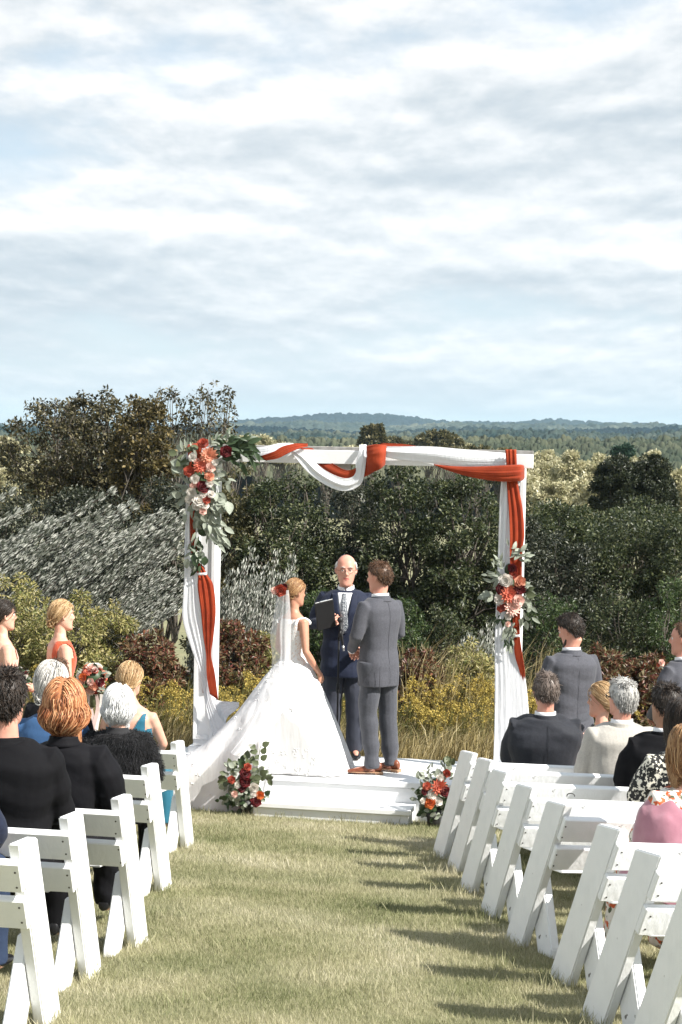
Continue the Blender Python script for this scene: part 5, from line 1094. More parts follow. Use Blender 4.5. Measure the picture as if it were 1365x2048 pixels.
def jacket(I, mt, bottom=None, vox=.0085, shirt=True, lapel=False, collar_mt=None, amp=.0035, inf=.022, sleeve_r=(.062, .070, .066, .061, .057, .051, .042), tie=None, shirt_m=None):
    I_ = I; U = I['U']; bot = bottom if bottom is not None else (-.20 if I['pose'] == 'stand' else -.06); b = MB()
    tab = [t for t in I['tab']]; tab = [(-.3, tab[0][1] + .022, tab[0][2] + .02, tab[0][3] + .025)] + [(-.1, tab[0][1] + .014, tab[0][2] + .012, tab[0][3] + .02)] + tab[1:]
    top = .522 if I['sex'] == 'm' else .50
    b.rings(torso_rings(tab, bot, top, inf, U, bw=I['bw'], bd=I['bd'], nr=34, e=2.5))
    for k in (-1, 1): sleeve(b, I, k, sleeve_r)
    me = remesh(b, vox, 3, .5); folds(me, amp, I['seed'] + 9)
    if mt in SUITS_SEAM: pass
    smooth_all(me); o = link('jacket', me, mt, I['root'])
    nr = .060 if I['sex'] == 'm' else .05
    if shirt:
        shm = shirt_m or mat('white shirt', (0.82, 0.83, 0.85), .6, bump=.1, bscale=60); neck_ring(I, .505, .568, nr + .016, nr + .006, .02, 'shirt_collar', shm, .006, gap=.06)
        for k in (-1, 1):
            e, w = Vector(I['arms'][k][0]), Vector(I['arms'][k][1]); d = (w - e).normalized(); MB().tube([w - d * .03, w + d * .012], [.036, .036], 14).obj('shirt_cuff', shm, I['root'], True)
    neck_ring(I, .500, .548, nr + .036, nr + .014, .03, 'jacket_collar', collar_mt or mt, .011, gap=.15)
    if lapel:
        # open front: shirt wedge, tie, two lapels lying on the chest
        w34 = lambda z: interp_tab(tab, z)[1] * I['bd'] + inf * I['bd']
        def chest(x, z, off_): 
            w_, f_, _ = interp_tab(tab, z); w_ = (w_ + inf) * I['bw']; f_ = (f_ + inf) * I['bd']; y = f_ * max(0, 1 - min(1, abs(x) / w_) ** 2.5) ** (1 / 2.5); return U @ Vector((x, y + off_, z))
        zs = np.linspace(.505, .16, 14)
        rows = [[chest(x * (.058 * (z - .15) / .35 + .004), z, .004) for x in np.linspace(-1, 1, 9)] for z in zs]; me = modified(MB().grid(rows).mesh('shirt'), [('SOLIDIFY', dict(thickness=.004, offset=1))]); smooth_all(me); link('shirt', me, shm, I['root'])
        if tie is not None:
            rows = [[chest(x * np.interp(z, [.16, .22, .45, .47, .5], [.0, .036, .02, .012, .019]), z, .014 + .006 * (1 - x * x)) for x in np.linspace(-1, 1, 7)] for z in np.linspace(.50, .17, 18)]
            me = modified(MB().grid(rows).mesh('tie'), [('SOLIDIFY', dict(thickness=.006, offset=1))]); smooth_all(me); link('tie', me, tie, I['root'])
        for k in (-1, 1):
            rows = []
            for z in np.linspace(.50, .15, 20):
                inner = .062 * (z - .15) / .35 + .003; wd = np.interp(z, [.15, .2, .36, .385, .40, .5], [.004, .03, .072, .078, .06, .045]); rows.append([chest(k * (inner + wd * q), z, .007 + .007 * math.sin(PI * .5 * (1 - q))) for q in np.linspace(0, 1, 6)])
            me = modified(MB().grid(rows).mesh('lapel'), [('SOLIDIFY', dict(thickness=.006, offset=0))]); smooth_all(me); link('lapel', me, collar_mt or mt, I['root'])
    return o
SUITS_SEAM = ()
def back_seams(I, mt, inf=.024, vent=True):
    """centre back seam and side vents, standing proud by a millimetre or two"""
    U = I['U']; tab = I['tab']; b = MB()
    def back(x, z, off_):
        w_, _, k_ = interp_tab(tab, max(z, -.1)); fl = .028 if z < -.05 else 0; w_ = (w_ + inf) * I['bw'] + fl * .5; k_ = (k_ + inf) * I['bd'] + fl; return U @ Vector((x, -(k_) * max(0, 1 - min(1, abs(x) / w_) ** 2.5) ** .4 - off_, z))
    b.tube([back(0, z, .0005) for z in np.linspace(.49, -.17, 16)], .0012, 5)
    b.obj('back_seam', mt, I['root'], True)
def trousers(I, mt, amp=.004, vox=.009, r=(.108, .102, .080, .078, .070, .066)):
    b = MB(); U = I['U']
    b.rings(torso_rings(I['tab'], -.10, .08, .014, U, bw=I['bw'], bd=I['bd'], nr=10))
    for k in (-1, 1):
        h_, kn, an, fd = [Vector(q) for q in I['legs'][k]]; b.tube([h_ + Vector((0, 0, .03)), h_.lerp(kn, .35), kn, kn.lerp(an, .4), an.lerp(kn, .1), an - Vector((0, 0, .03))], r, 14)
    me = remesh(b, vox, 3, .5); folds(me, amp, I['seed'] + 5, dirs=((10, 8, 16), (-12, 6, 20), (5, 9, 30))); smooth_all(me); return link('trousers', me, mt, I['root'])
def shoes(I, mt, sole=None, L=.29, heel=.022):
    for k in (-1, 1):
        h_, kn, an, fd = I['legs'][k]; b = MB(); a = Vector(an); off_ = a.z - .085; d, s = shoe(b, (a.x, a.y, 0), fd, L, heel)
        b.v = [(x, y, z + off_) for x, y, z in b.v]; me = modified(b.mesh('shoe'), [('SUBSURF', dict(levels=1))]); smooth_all(me); o = link('shoe', me, mt, I['root'])
        if sole is not None:
            q = MB(); c = Vector((a.x, a.y, off_)); Mx = Matrix((( s.x, d.x, 0), (s.y, d.y, 0), (0, 0, 1)))
            q.box(c - d * .055 + Vector((0, 0, .0105)), (.066, .07, .021), M=Mx, bev=.006); q.obj('heel', sole, o)
            q = MB(); rs_ = [[c + d * t + s * math.cos(an_) * w + Vector((0, 0, z)) for (w, t) in [(.04, -.08), (.044, .0), (.04, .06), (.046, .13), (.03, .2), (0, .225)] for an_ in (0,)] + [c + d * t - s * w + Vector((0, 0, z)) for (w, t) in [(.03, .2), (.046, .13), (.04, .06), (.044, .0), (.04, -.08)]] for z in (.016, .024)]
            q.rings(rs_); q.obj('sole', sole, o)
def top_garment(I, mt, name, z0, z1, inf, sleeves=None, vox=.008, amp=.002, extra=None, cut=None, bot_tab=None):
    U = I['U']; b = MB(); b.rings(torso_rings(bot_tab or I['tab'], z0, z1, inf, U, bw=I['bw'], bd=I['bd'], nr=26, extra=extra))
    if sleeves:
        for k in (-1, 1): sleeve(b, I, k, sleeves)
    me = remesh(b, vox, 2, .5)
    if cut is not None:
        bm = bmesh.new(); bm.from_mesh(me); Ui = U.inverted(); bmesh.ops.delete(bm, geom=[v for v in bm.verts if cut(Ui @ v.co)], context='VERTS'); bm.to_mesh(me); bm.free()
    folds(me, amp, I['seed'] + 2); smooth_all(me); return link(name, me, mt, I['root'])
def bench_spot(side, row, px, dx=0, depth=.0):
    M = BEN[side, row].matrix_world; best = None; inv = cam.matrix_world.inverted()
    for q in range(0, 260):
        s_ = (q / 100) * (1 if side == 'R' else -1); w = M @ Vector((s_, depth, .42)); c = inv @ w; x = CX + F * c.x / -c.z
        if best is None or abs(x - px) < best[0]: best = (abs(x - px), w, s_)
    w = best[1]; return Vector((w.x, w.y, gzf(w.x, w.y))), w.z - gzf(w.x, w.y)
# cloth
suit_grey = mat('grey wool suit', (0.078, 0.080, 0.096), .8, col2=(0.062, .064, .077), nscale=90, bump=.35, bscale=9, bdist=.02, sheen=.1, spec=.25)
suit_grey2 = mat('grey wool trousers', (0.064, 0.067, 0.082), .75, col2=(0.052, .055, .067), nscale=90, bump=.35, bscale=9, bdist=.02, sheen=.2, spec=.25)
suit_navy = mat('navy wool suit', (0.012, 0.018, 0.042), .75, col2=(0.009, .013, .03), nscale=80, bump=.3, bscale=9, bdist=.02, sheen=.05, spec=.25)
suit_navy2 = mat('dark grey blue trousers', (0.03, 0.034, 0.05), .75, bump=.3, bscale=9, bdist=.02, sheen=.2, spec=.25)
suit_char = mat('charcoal suit', (0.022, 0.024, 0.032), .75, col2=(0.017, .019, .025), nscale=80, bump=.35, bscale=9, bdist=.02, sheen=.08, spec=.25)
suit_black = mat('black suit', (0.0065, 0.0065, 0.008), .85, bump=.3, bscale=9, bdist=.02, spec=.12)
suit_light = mat('light grey checked suit', (0.43, 0.41, 0.37), .8, col2=(0.37, .35, .32), nscale=100, bump=.3, bscale=10, bdist=.02, sheen=.2, wave=(14, .06, 'X', .2))
tan_leather = mat('brown leather', (0.20, 0.065, 0.03), .4, col2=(0.14, .04, .02), nscale=20); sole_m = mat('tan sole', (0.34, 0.20, 0.12), .6); black_leather = mat('black leather', (0.012, 0.012, 0.014), .3)
black_cloth = mat('black cloth', (0.006, 0.006, 0.008), .8, bump=.3, bscale=10, bdist=.02, spec=.15); blue_cloth = mat('blue cloth', (0.035, 0.09, 0.20), .8, bump=.3, bscale=12, bdist=.02)
teal_cloth = mat('teal dress cloth', (0.012, 0.12, 0.19), .7, bump=.2, bscale=10, bdist=.02, sheen=.2); rust_satin = mat('rust dress chiffon', (0.55, 0.09, 0.03), .6, col2=(.45, .06, .02), nscale=10, bump=.4, bscale=18, bstretch=(3, 3, .5), bdist=.02, sheen=.3)
peach_cloth = mat('peach dress cloth', (0.78, 0.46, 0.36), .7, bump=.3, bscale=14, bdist=.02, sheen=.3); jeans = mat('dark jeans', (0.02, 0.035, 0.075), .85, bump=.2, bscale=60)
# ------------------------------------------------------------------ officiant, groom, bride
def on(px, Y, z): p = A(px, 1500, Y); return Vector((p.x, Y, z))
tie_m = mat('patterned tie', (0.08, 0.09, 0.11), .5, spots=((0.42, 0.44, 0.46), 120, .52))
# officiant: faces the camera, right hand holds a folder against the chest
oa = {1: ((.275, .02, 1.16), (.145, .235, 1.18), (-.95, .18, .25), (.15, .9, -.35), .62), -1: ((-.25, .02, 1.15), (-.17, .20, .98), (.5, .6, -.4), (-.3, .4, .8), .4)}
of = person('grey-haired officiant in navy suit and glasses facing the guests, holding a folder', on(686, 16.42, DZ), PI - R(4), 1.80, 'm', arms=oa, skin='red', face=True, hs=1.09, bw=1.1, bd=1.22, seed=3, head=(6, -3, 0),
            cols={'brow': HM_['grey']}, hairspec=dict(style='short', mt=HM_['white'], n=420, thick=.008, L=.03, zmax=.072, line=[(-.12, -.07), (-.05, -.055), (-.03, -.01), (-.015, .02), (.01, .03), (.03, .045), (.04, .2), (.1, .3)]))
jk = jacket(of, suit_navy, lapel=True, tie=tie_m, amp=.004, bottom=-.22); trousers(of, suit_navy2, amp=.006, r=(.115, .11, .088, .084, .078, .075)); shoes(of, black_leather)
# bald crown: cut the hair off the top front
G = MB(); Mh = of['Mh']
for k in (-1, 1):
    pts = [Mh @ Vector((k * .031 + .021 * math.cos(a), .101, .008 + .0145 * math.sin(a))) for a in np.linspace(0, 2 * PI, 17)]; G.tube(pts, .0014, 6, caps=False); G.tube([Mh @ Vector((k * .052, .1, .012)), Mh @ Vector((k * .078, .07, .014)), Mh @ Vector((k * .084, -.01, .012))], .0013, 5)
G.tube([Mh @ Vector((-.01, .101, .01)), Mh @ Vector((0, .104, .013)), Mh @ Vector((.01, .101, .01))], .0013, 5)
gm_ = mat('thin dark metal', (.05, .045, .04), .3, metallic=.8); go = G.obj('glasses', gm_, None, True); go.matrix_world = of['root'].matrix_world
bpy.context.view_layer.update()
def hang(o, I): o.location = I['root'].location; o.rotation_euler = I['root'].rotation_euler; o.scale = I['root'].scale
hang(go, of); tag(go, 'thin wire-rimmed glasses on the officiant\'s nose', 'glasses')
fd = MB(); fm = frame(Vector((.150, .315, 1.26)), (0.10, .25, .97), (-.5, .86, -.2)); fd.box(fm @ Vector((0, 0, 0)), (.17, .245, .014), M=fm.to_3x3(), bev=.003)
fo = fd.obj('folder', mat('black folder', (0.012, 0.012, 0.013), .45)); hang(fo, of); tag(fo, 'black clipboard folder held up in the officiant\'s hand', 'folder')
pp = MB(); pp.box(fm @ Vector((0.004, .004, -.0095)), (.16, .24, .004), M=fm.to_3x3()); pp.obj('paper', mat('white paper', (.8, .8, .8), .7), fo)
cp = MB(); cp.box(fm @ Vector((0, .122, -.002)), (.07, .016, .018), M=fm.to_3x3(), bev=.003); cp.obj('clip', mat('steel clip', (.5, .5, .5), .3, metallic=.9), fo)
# microphone on a straight stand
ms = empty('microphone_stand', on(674, 16.08, DZ), label='black microphone stand with straight pole in front of the officiant', cat='microphone stand'); blk = mat('black metal', (0.01, 0.01, 0.011), .4, metallic=.3)
b = MB(); b.tube([(0, 0, .001), (0, 0, .02), (0, 0, .03)], [.13, .13, .03], 24); b.obj('base', blk, ms, True)
b = MB(); b.tube([(0, 0, .03), (0, 0, 1.10)], .009, 10); b.tube([(0, 0, .62), (0, 0, .70)], .015, 10); b.obj('pole', blk, ms, True)
b = MB(); b.tube([(0, 0, 1.08), (.005, .0, 1.14), (.02, .02, 1.17)], [.012, .012, .014], 10); b.obj('clip', blk, ms, True)
b = MB(); b.tube([(.035, .02, 1.03), (.022, .03, 1.13), (.010, .045, 1.235)], [.010, .013, .016], 12); b.ball((.008, .047, 1.255), .027, 12, 9); b.obj('microphone', mat('dark mic', (.02, .02, .022), .5), ms, True)
b = MB(); b.tube([(.036, .02, 1.035), (.045, .02, .985)], [.011, .008], 10); b.obj('plug', mat('steel plug', (.55, .55, .55), .3, metallic=.9), ms, True)
# groom
gl_ = {-1: ((-.09, 0, .90), (-.085, .02, .49), (-.07, -.03, .085), (-.75, .65, 0)), 1: ((.09, 0, .90), (.12, .01, .49), (.14, -.02, .085), (-.35, .95, 0))}
ga = {-1: ((-.235, .01, 1.16), (-.10, .225, 1.01), (.6, .6, -.3), (-.4, .3, .7), .5), 1: ((.235, .01, 1.16), (.10, .225, 1.01), (-.6, .6, -.3), (.4, .3, .7), .5)}
gr_ = person('groom in grey suit and brown shoes with his back to the camera', on(754, 15.66, DZ), R(40), 1.80, 'm', arms=ga, legs=gl_, skin='red', seed=5, head=(24, -6, 0), bw=.94, bd=.95,
             hairspec=dict(style='short', mt=HM_['brown'], n=1000, thick=.012, L=.03, lift=.12, jitk=.6, line=[(-.12, -.055), (-.05, -.045), (-.02, -.005), (.0, .03), (.03, .045), (.06, .075), (.09, .095)]))
jacket(gr_, suit_grey, amp=.0035); trousers(gr_, suit_grey2, amp=.007, r=(.102, .095, .078, .074, .064, .060)); shoes(gr_, tan_leather, sole_m, L=.31); back_seams(gr_, suit_grey2)
U = gr_['U']
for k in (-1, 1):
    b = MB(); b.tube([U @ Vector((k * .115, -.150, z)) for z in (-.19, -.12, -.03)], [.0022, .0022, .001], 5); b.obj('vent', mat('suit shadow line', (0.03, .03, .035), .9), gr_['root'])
# bride
ba = {1: ((.20, -.02, 1.10), (.185, .16, .885), (-.1, .5, -.85), (1, .1, .1), .3), -1: ((-.21, .0, 1.10), (-.16, .2, .92), (.1, .6, -.7), (-1, 0, .1), .3)}
veil_m = bpy.data.materials.new('sheer tulle'); veil_m.use_nodes = True; N = veil_m.node_tree.nodes; L_n = veil_m.node_tree.links; N['Principled BSDF'].inputs['Base Color'].default_value = (.88, .88, .9, 1); N['Principled BSDF'].inputs['Roughness'].default_value = .8
tr = N.new('ShaderNodeBsdfTransparent'); mx = N.new('ShaderNodeMixShader'); mx.inputs[0].default_value = .42; L_n.new(tr.outputs[0], mx.inputs[1]); L_n.new(N['Principled BSDF'].outputs[0], mx.inputs[2]); L_n.new(mx.outputs[0], N['Material Output'].inputs[0])
gown = mat('ivory tulle gown', (0.85, 0.85, 0.86), .8, col2=(.78, .78, .8), nscale=6, bump=.2, bscale=10, bstretch=(2.5, 2.5, .5), trans=.12, bdist=.02)
lace = mat('ivory lace', (0.84, 0.83, 0.83), .8, spots=((0.72, 0.60, 0.54), 60, .56), bump=.5, bscale=70); lace_t = mat('lace applique', (0.88, 0.88, 0.88), .8, bump=.5, bscale=90)
BY = 15.76; bloc = on(583, BY, DZ)
# the updo shows her brown hair, rust bloom at the side
br = person('bride in long white gown with lace bodice, flowers in her updo', bloc, R(-48), 1.64, 'f', arms=ba, skin='tan', slim=1, seed=8, head=(-10, -4, 0), bw=.94, bd=.95,
            hairspec=[dict(style='updo', mt=HM_['honey'], n=700, thick=.014, L=.17, bun=(0, -.10, -.035, .05, 150))])
top_garment(br, lace, 'bodice', .0, .47, .007, vox=.007, amp=.001, cut=lambda p: (abs(p.x) > .125 and p.z > .36) or p.z > .455)
b = MB()
for k in (-1, 1):
    U = br['U']
    for q in range(16):
        a = q / 15 * PI; c = U @ Vector((k * (.125 + .006 * math.sin(a * 5)), .085 * math.cos(a), .41 + .055 * math.sin(a))); b.ball(c, (.014, .016, .009), 6, 4)
b.obj('lace_strap', lace_t, br['root'], True)
# skirt and train, worked out in world axes then moved under the bride
s_ = br['s']; waist = Vector((0, 0, .995 * s_)); rows = []; nt_, na = 46, 120
yaw_ = R(-48)
train_dir = math.atan2(-.35, -.94)       # world: left and a little towards the camera
right_dir = math.atan2(.0, 1)
rs8 = np.random.default_rng(8); phs = rs8.uniform(0, 6.28, 12)
for i in range(nt_):
    t = i / (nt_ - 1); row = []
    for j in range(na + 1):
        a = 2 * PI * (j % na) / na; dv = Vector((math.cos(a), math.sin(a), 0))
        da = math.atan2(math.sin(a - train_dir), math.cos(a - train_dir)); wt = max(0.0, math.cos(da * .85)) ** 1.6 if abs(da) < PI / 1.7 else 0
        # plain bell
        hemr = .42 + .12 * math.cos(a); rr0 = .115 + (hemr - .115) * (t ** .82); z0 = waist.z * (1 - t) 
        # train path: radius and height as functions of t; the hem lies on the deck and slips over its front edge
        tr_ = float(np.interp(t, [0, .18, .42, .62, .78, .9, 1], [.115, .24, .50, .78, 1.0, 1.14, 1.2])); zt = float(np.interp(t, [0, .18, .42, .62, .78, .9, 1], [waist.z, .80, .46, .19, .06, .03, .02]))
        rad = rr0 * (1 - wt) + tr_ * wt; z = z0 * (1 - wt) + zt * wt
        fold = (.011 * math.sin(a * 7 + phs[0] + 1.5 * math.sin(3 * a)) + .006 * math.sin(a * 13 + phs[1] + 2 * t + math.sin(5 * a)) + .004 * math.sin(a * 23 + phs[2])) * t ** 1.1
        p = dv * (rad + fold) + Vector((0, 0, z + .012 * wt * t * math.sin(a * 23 + t * 9)))
        w = bloc + p
        # ends over the deck front: follow the edge down
        lo = Rd.transposed() @ (w - dc)
        if lo.y < -.56 and lo.x > -.62: lo.y = -.56 - .02 * (lo.y < -.6)
        if lo.y < -.60 and t > .4:
            over = -.60 - lo.y; lo.y = -.60 - min(over, .12) - .02 * math.sin(a * 15); lo.z = lo.z - over * 1.05; lo.z = max(lo.z, -.36)
        if lo.x < -1.76 and t > .4:
            over = -1.76 - lo.x; lo.x = -1.76 - min(over, .1); lo.z = max(lo.z - over, -.36)
        lo.z = max(lo.z, .008) if (lo.y > -.60 and lo.x > -1.76) else lo.z
        row.append(dc + Rd @ lo)
    rows.append(row)
inv = br['root'].matrix_basis.inverted()
Mroot = Matrix.Translation(bloc) @ Matrix.Rotation(yaw_, 4, 'Z') @ Matrix.Scale(s_, 4); Mi = Mroot.inverted()
b = MB().grid([[Mi @ p for p in r_] for r_ in rows]); me = modified(b.mesh('skirt'), [('SOLIDIFY', dict(thickness=.004))]); smooth_all(me); sk = link('skirt', me, gown, br['root'])
# lace flowers scattered on the skirt
ap = MB(); ra = random.Random(4)
for _ in range(330):
    i = int(min(nt_ - 2, abs(ra.gauss(0, .22)) * nt_)) if ra.random() < .6 else ra.randint(30, nt_ - 2); j = ra.randrange(na); p = rows[i][j]; nrm = (rows[i][(j + 1) % na] - p).cross(rows[min(i + 1, nt_ - 1)][j] - p); nrm = nrm.normalized() if nrm.length > 1e-9 else Vector((0, -1, 0))
    if nrm.dot(p - bloc - Vector((0, 0, .4))) < 0: nrm = -nrm
    for q in range(4):
        a = ra.uniform(0, 6.28); tdir = nrm.orthogonal().normalized(); tdir = Quaternion(nrm, a) @ tdir; c = p + nrm * .005 + tdir * .012; e = frame(c, tdir, nrm).to_3x3(); ap.ball(Mi @ c, (.004, .009, .0025), 5, 3, M=Mi.to_3x3() @ e)
o = ap.obj('lace_flowers', lace_t, sk, True); o['kind'] = 'stuff'
# veil: from the comb at the back of the head down behind her
Mh = br['Mh']; hc = Mroot @ (Mh @ Vector((0, -.085, -.0)))
keysL = [A(556, 1182, BY - .02), A(549, 1225, BY - .06), A(541, 1275, BY - .10), A(545, 1320, BY - .16), A(536, 1370, BY - .25), A(517, 1420, BY - .34), A(492, 1465, BY - .46), A(462, 1505, BY - .56)]
keysR = [A(578, 1180, BY - .10), A(581, 1215, BY - .16), A(583, 1260, BY - .2), A(582, 1305, BY - .27), A(582, 1360, BY - .38), A(570, 1410, BY - .46), A(545, 1455, BY - .56), A(480, 1512, BY - .6)]
S, T_ = spline(keysL, 40), spline(keysR, 40); vr = []
for i in range(40):
    t = i / 39; vr.append([Mi @ (S[i].lerp(T_[i], q / 22) + Vector((0, -(.02 + .03 * t) * math.sin(PI * q / 22) - .006 * (t + .3) * math.sin(q * .8 + 3 * t + math.sin(q * .5)), 0))) for q in range(23)])
me = MB().grid(vr).mesh('veil', True); link('veil', me, veil_m, br['root'])
hf = empty('hair_flowers', A(560, 1182, BY - .1), label='rust and blush silk flowers pinned in the bride\'s hair', cat='hair flowers')
flowers(hf, [(562, 1180, 12, 'rose', 'rust'), (551, 1182, 8, 'rose', 'blush'), (570, 1172, 6, 'rose', 'dred')], lambda x, y: BY - .16, rr); leaves(hf, [(570, 1172, 3, 3, 30, 30, 12, ('dark_long',)), (550, 1176, 3, 3, 150, 40, 10, ('sage_long',))], lambda x, y: BY - .15, rr)
# ------------------------------------------------------------------ standing bridesmaids and groomsmen
def stand(px, Y): p = A(px, 1500, Y); return Vector((p.x, Y, gzf(p.x, Y)))
gg = 'bridesmaids and groomsmen standing'
def gown_skirt(I, mt, hem=.30, z0=.02, name='skirt'):
    U = I['U']; pz = I['pz']; rows = []; rs = np.random.default_rng(I['seed']); p1, p2 = rs.uniform(0, 6, 2)
    for i in range(26):
        t = i / 25; row = []
        for j in range(61):
            a = 2 * PI * (j % 60) / 60; w0 = np.interp(t, [0, .12, .25, 1], [.128, .165, .18, hem]); d0 = np.interp(t, [0, .12, .25, 1], [.10, .125, .135, hem]); f = (.012 * math.sin(a * 8 + p1) + .008 * math.sin(a * 13 + p2)) * t
            row.append(Vector((math.cos(a) * (w0 + f), math.sin(a) * (d0 + f), (pz + .10) * (1 - t) + .01)))
        rows.append(row)
    me = modified(MB().grid(rows).mesh(name), [('SOLIDIFY', dict(thickness=.004))]); smooth_all(me); return link(name, me, mt, I['root'])
def bouquet(px, py, r, Y, label, seed, pal, n=26, group='bridesmaids\' bouquets'):
    rb = random.Random(seed); c = A(px, py, Y); e = empty('bouquet', c - Vector((0, 0, .22)), label=label, cat='bouquet', group=group); b = MB(); k = r / F * Y; b.ball(c - e.location, (k * .8, k * .7, k * .8), 12, 9); b.obj('foliage_core', leaf_dark, e, True)
    b = MB(); b.tube([Vector((0, 0, .0)), Vector((0, 0, .2))], [.022, .03], 10); b.obj('stems', stem_m, e, True)
    for i in range(n):
        u = Vector((rb.uniform(-1, 1), rb.uniform(-1, .4), rb.uniform(-1, 1))); u.normalize(); kind, colr = rb.choice(pal); put(kind, fmesh(kind, colr), e, c + u * k * .8, face_mat(u + Vector((0, -.2, .1)), rb.uniform(0, 6)), k * rb.uniform(.26, .42))
    for i in range(26):
        u = Vector((rb.uniform(-1, 1), rb.uniform(-1, .4), rb.uniform(-1, 1))); u.normalize(); put('leaf', LM[rb.choice(['sage_round', 'sage_long', 'dark_round'])], e, c + u * k * .85, leaf_mat3(u + Vector((rb.uniform(-.6, .6), 0, rb.uniform(-.6, .6))), (0, -1, .3)), k * rb.uniform(.3, .5))
    return e
mixp = [('rose', 'orange'), ('rose', 'peach'), ('rose', 'dred'), ('rose', 'white'), ('rose', 'blush'), ('rose', 'rust'), ('dahlia', 'coral'), ('rose', 'white')]
harm = {1: ((.20, .0, 1.11), (.06, .24, 1.02), (-.7, .6, 0), (.3, .7, .4), .6), -1: ((-.20, .0, 1.11), (-.06, .24, 1.00), (.7, .6, 0), (-.3, .7, .4), .6)}
b1 = person('bridesmaid in rust one-strap dress with blonde updo', stand(118, 14.75), R(-62), 1.72, 'f', arms=harm, skin='fair', slim=1, seed=21, head=(-6, 0, 0), face=True, cols={'brow': HM_['honey']}, group=gg,
            hairspec=dict(style='updo', mt=HM_['blonde'], n=620, thick=.016, L=.16, bun=(0, -.092, -.045, .05, 120)))
top_garment(b1, rust_satin, 'bodice', -.02, .49, .008, amp=.002, cut=lambda p: (p.z > .26 and p.y < .2 and p.z > .26 + .30 * max(0, (p.y + .12) / .2) and p.y < .03 and abs(p.x - .1) > .028) or (p.z > .36 and abs(p.x) > .13)); gown_skirt(b1, rust_satin)
b2 = person('dark-haired bridesmaid in peach dress at the left edge', stand(2, 14.6), R(-62), 1.70, 'f', arms=harm, skin='fair', slim=1, seed=22, head=(-4, 0, 0), face=True, cols={'brow': HM_['dark']}, group=gg,
            hairspec=[dict(style='updo', mt=HM_['dark'], n=520, thick=.014, L=.16, bun=(0, -.085, -.05, .045, 100))])
top_garment(b2, peach_cloth, 'bodice', -.02, .44, .008, amp=.002, cut=lambda p: (p.z > .34 and abs(p.x - .0) > .11) or p.z > .42 or (p.z > .3 and p.y < -.03 and abs(abs(p.x) - .07) > .012)); gown_skirt(b2, peach_cloth)
bouquet(186, 1358, 30, 14.4, 'round bouquet of orange, peach and dark red roses held by the bridesmaid in rust', 31, mixp, 34)
b = MB(); q0 = A(188, 1388, 14.38); 
for dx_, ln in ((-.03, .33), (.012, .30), (.04, .36)):
    rows = [[q0 + Vector((dx_ + (.012 + .006 * t) * s + .02 * math.sin(4 * t + dx_ * 30), .01 * math.sin(5 * t), -ln * t)) for s in (-1, 0, 1)] for t in np.linspace(0, 1, 10)]; b.grid(rows)
o = b.obj('ribbon', mat('satin ribbon', (.75, .68, .62), .5, island=((.30, .05, .03), (.78, .74, .7)))); tag(o, 'long satin ribbons trailing under the bouquet of the bridesmaid in rust', 'ribbon')
bouquet(44, 1352, 17, 14.3, 'bouquet of white and dark red roses held by the bridesmaid in peach', 32, [('rose', 'white'), ('rose', 'white'), ('rose', 'dred'), ('rose', 'blush')], 16)
g1 = person('bearded groomsman in grey suit with bowed head, behind the right benches', stand(1138, 14.75), R(22), 1.80, 'm', arms=ga, skin='red', seed=23, head=(32, -20, 0), group=gg, face=True, cols={'brow': HM_['dark']},
            hairspec=[dict(style='short', mt=HM_['dark'], n=700, thick=.014, L=.032)])
jacket(g1, suit_grey, amp=.0035); back_seams(g1, suit_grey2); trousers(g1, suit_grey2); shoes(g1, tan_leather, sole_m)
Mh = g1['Mh']; b = MB()
for k in (-1, 1): b.tube([Mh @ Vector(q) for q in ((k * .058, .026, -.06), (k * .050, .05, -.09), (k * .03, .078, -.105), (0, .088, -.112))], [.008, .012, .015, .016], 8)
b.tube([Mh @ Vector(q) for q in ((-.03, .078, -.036), (0, .092, -.036), (.03, .078, -.036))], [.004, .005, .004], 6); b.obj('beard', HM_['dark'], g1['root'], True)
g2 = person('balding groomsman in grey suit at the right edge, standing', stand(1363, 14.5), R(38), 1.78, 'm', arms=ga, skin='red', seed=24, head=(30, -2, 0), group=gg, face=True, cols={'brow': HM_['brown']},
            hairspec=[dict(style='short', mt=HM_['brown'], n=500, thick=.009, L=.022, line=[(-.12, -.055), (-.05, -.045), (-.02, -.005), (.0, .03), (.03, .075), (.05, .105), (.09, .14)])])
jacket(g2, suit_grey, amp=.0035); trousers(g2, suit_grey2); shoes(g2, tan_leather, sole_m)
e = empty('boutonniere', A(1322, 1327, 14.32), label='pink boutonniere on the lapel of the balding groomsman', cat='boutonniere'); flowers(e, [(1322, 1326, 7, 'rose', 'blush'), (1317, 1330, 4, 'rose', 'coral')], lambda x, y: 14.3, rr); leaves(e, [(1322, 1332, 3, 2, -90, 50, 9, ('sage_long',))], lambda x, y: 14.3, rr)

# ------------------------------------------------------------------ seated guests
gL, gR = 'guests seated on the left benches', 'guests seated on the right benches'
def sit(label, side, row, px, H, sex, yaw=0, lean=6, hd=(0, 0, 0), **kw):
    loc, sh_ = bench_spot(side, row, px); by = BEN[side, row].rotation_euler.z if False else (R(LY[row]) if side == 'L' else R(RY[row]))
    I = person(label, loc, by * .5 + R(yaw), H, sex, pose='sit', seat=sh_ + .02, lean=lean, head=hd, group=gL if side == 'L' else gR, **kw); return I
line_long = [(-.12, -.075), (-.05, -.075), (-.02, -.04), (.0, .0), (.02, .03), (.05, .06), (.09, .09)]
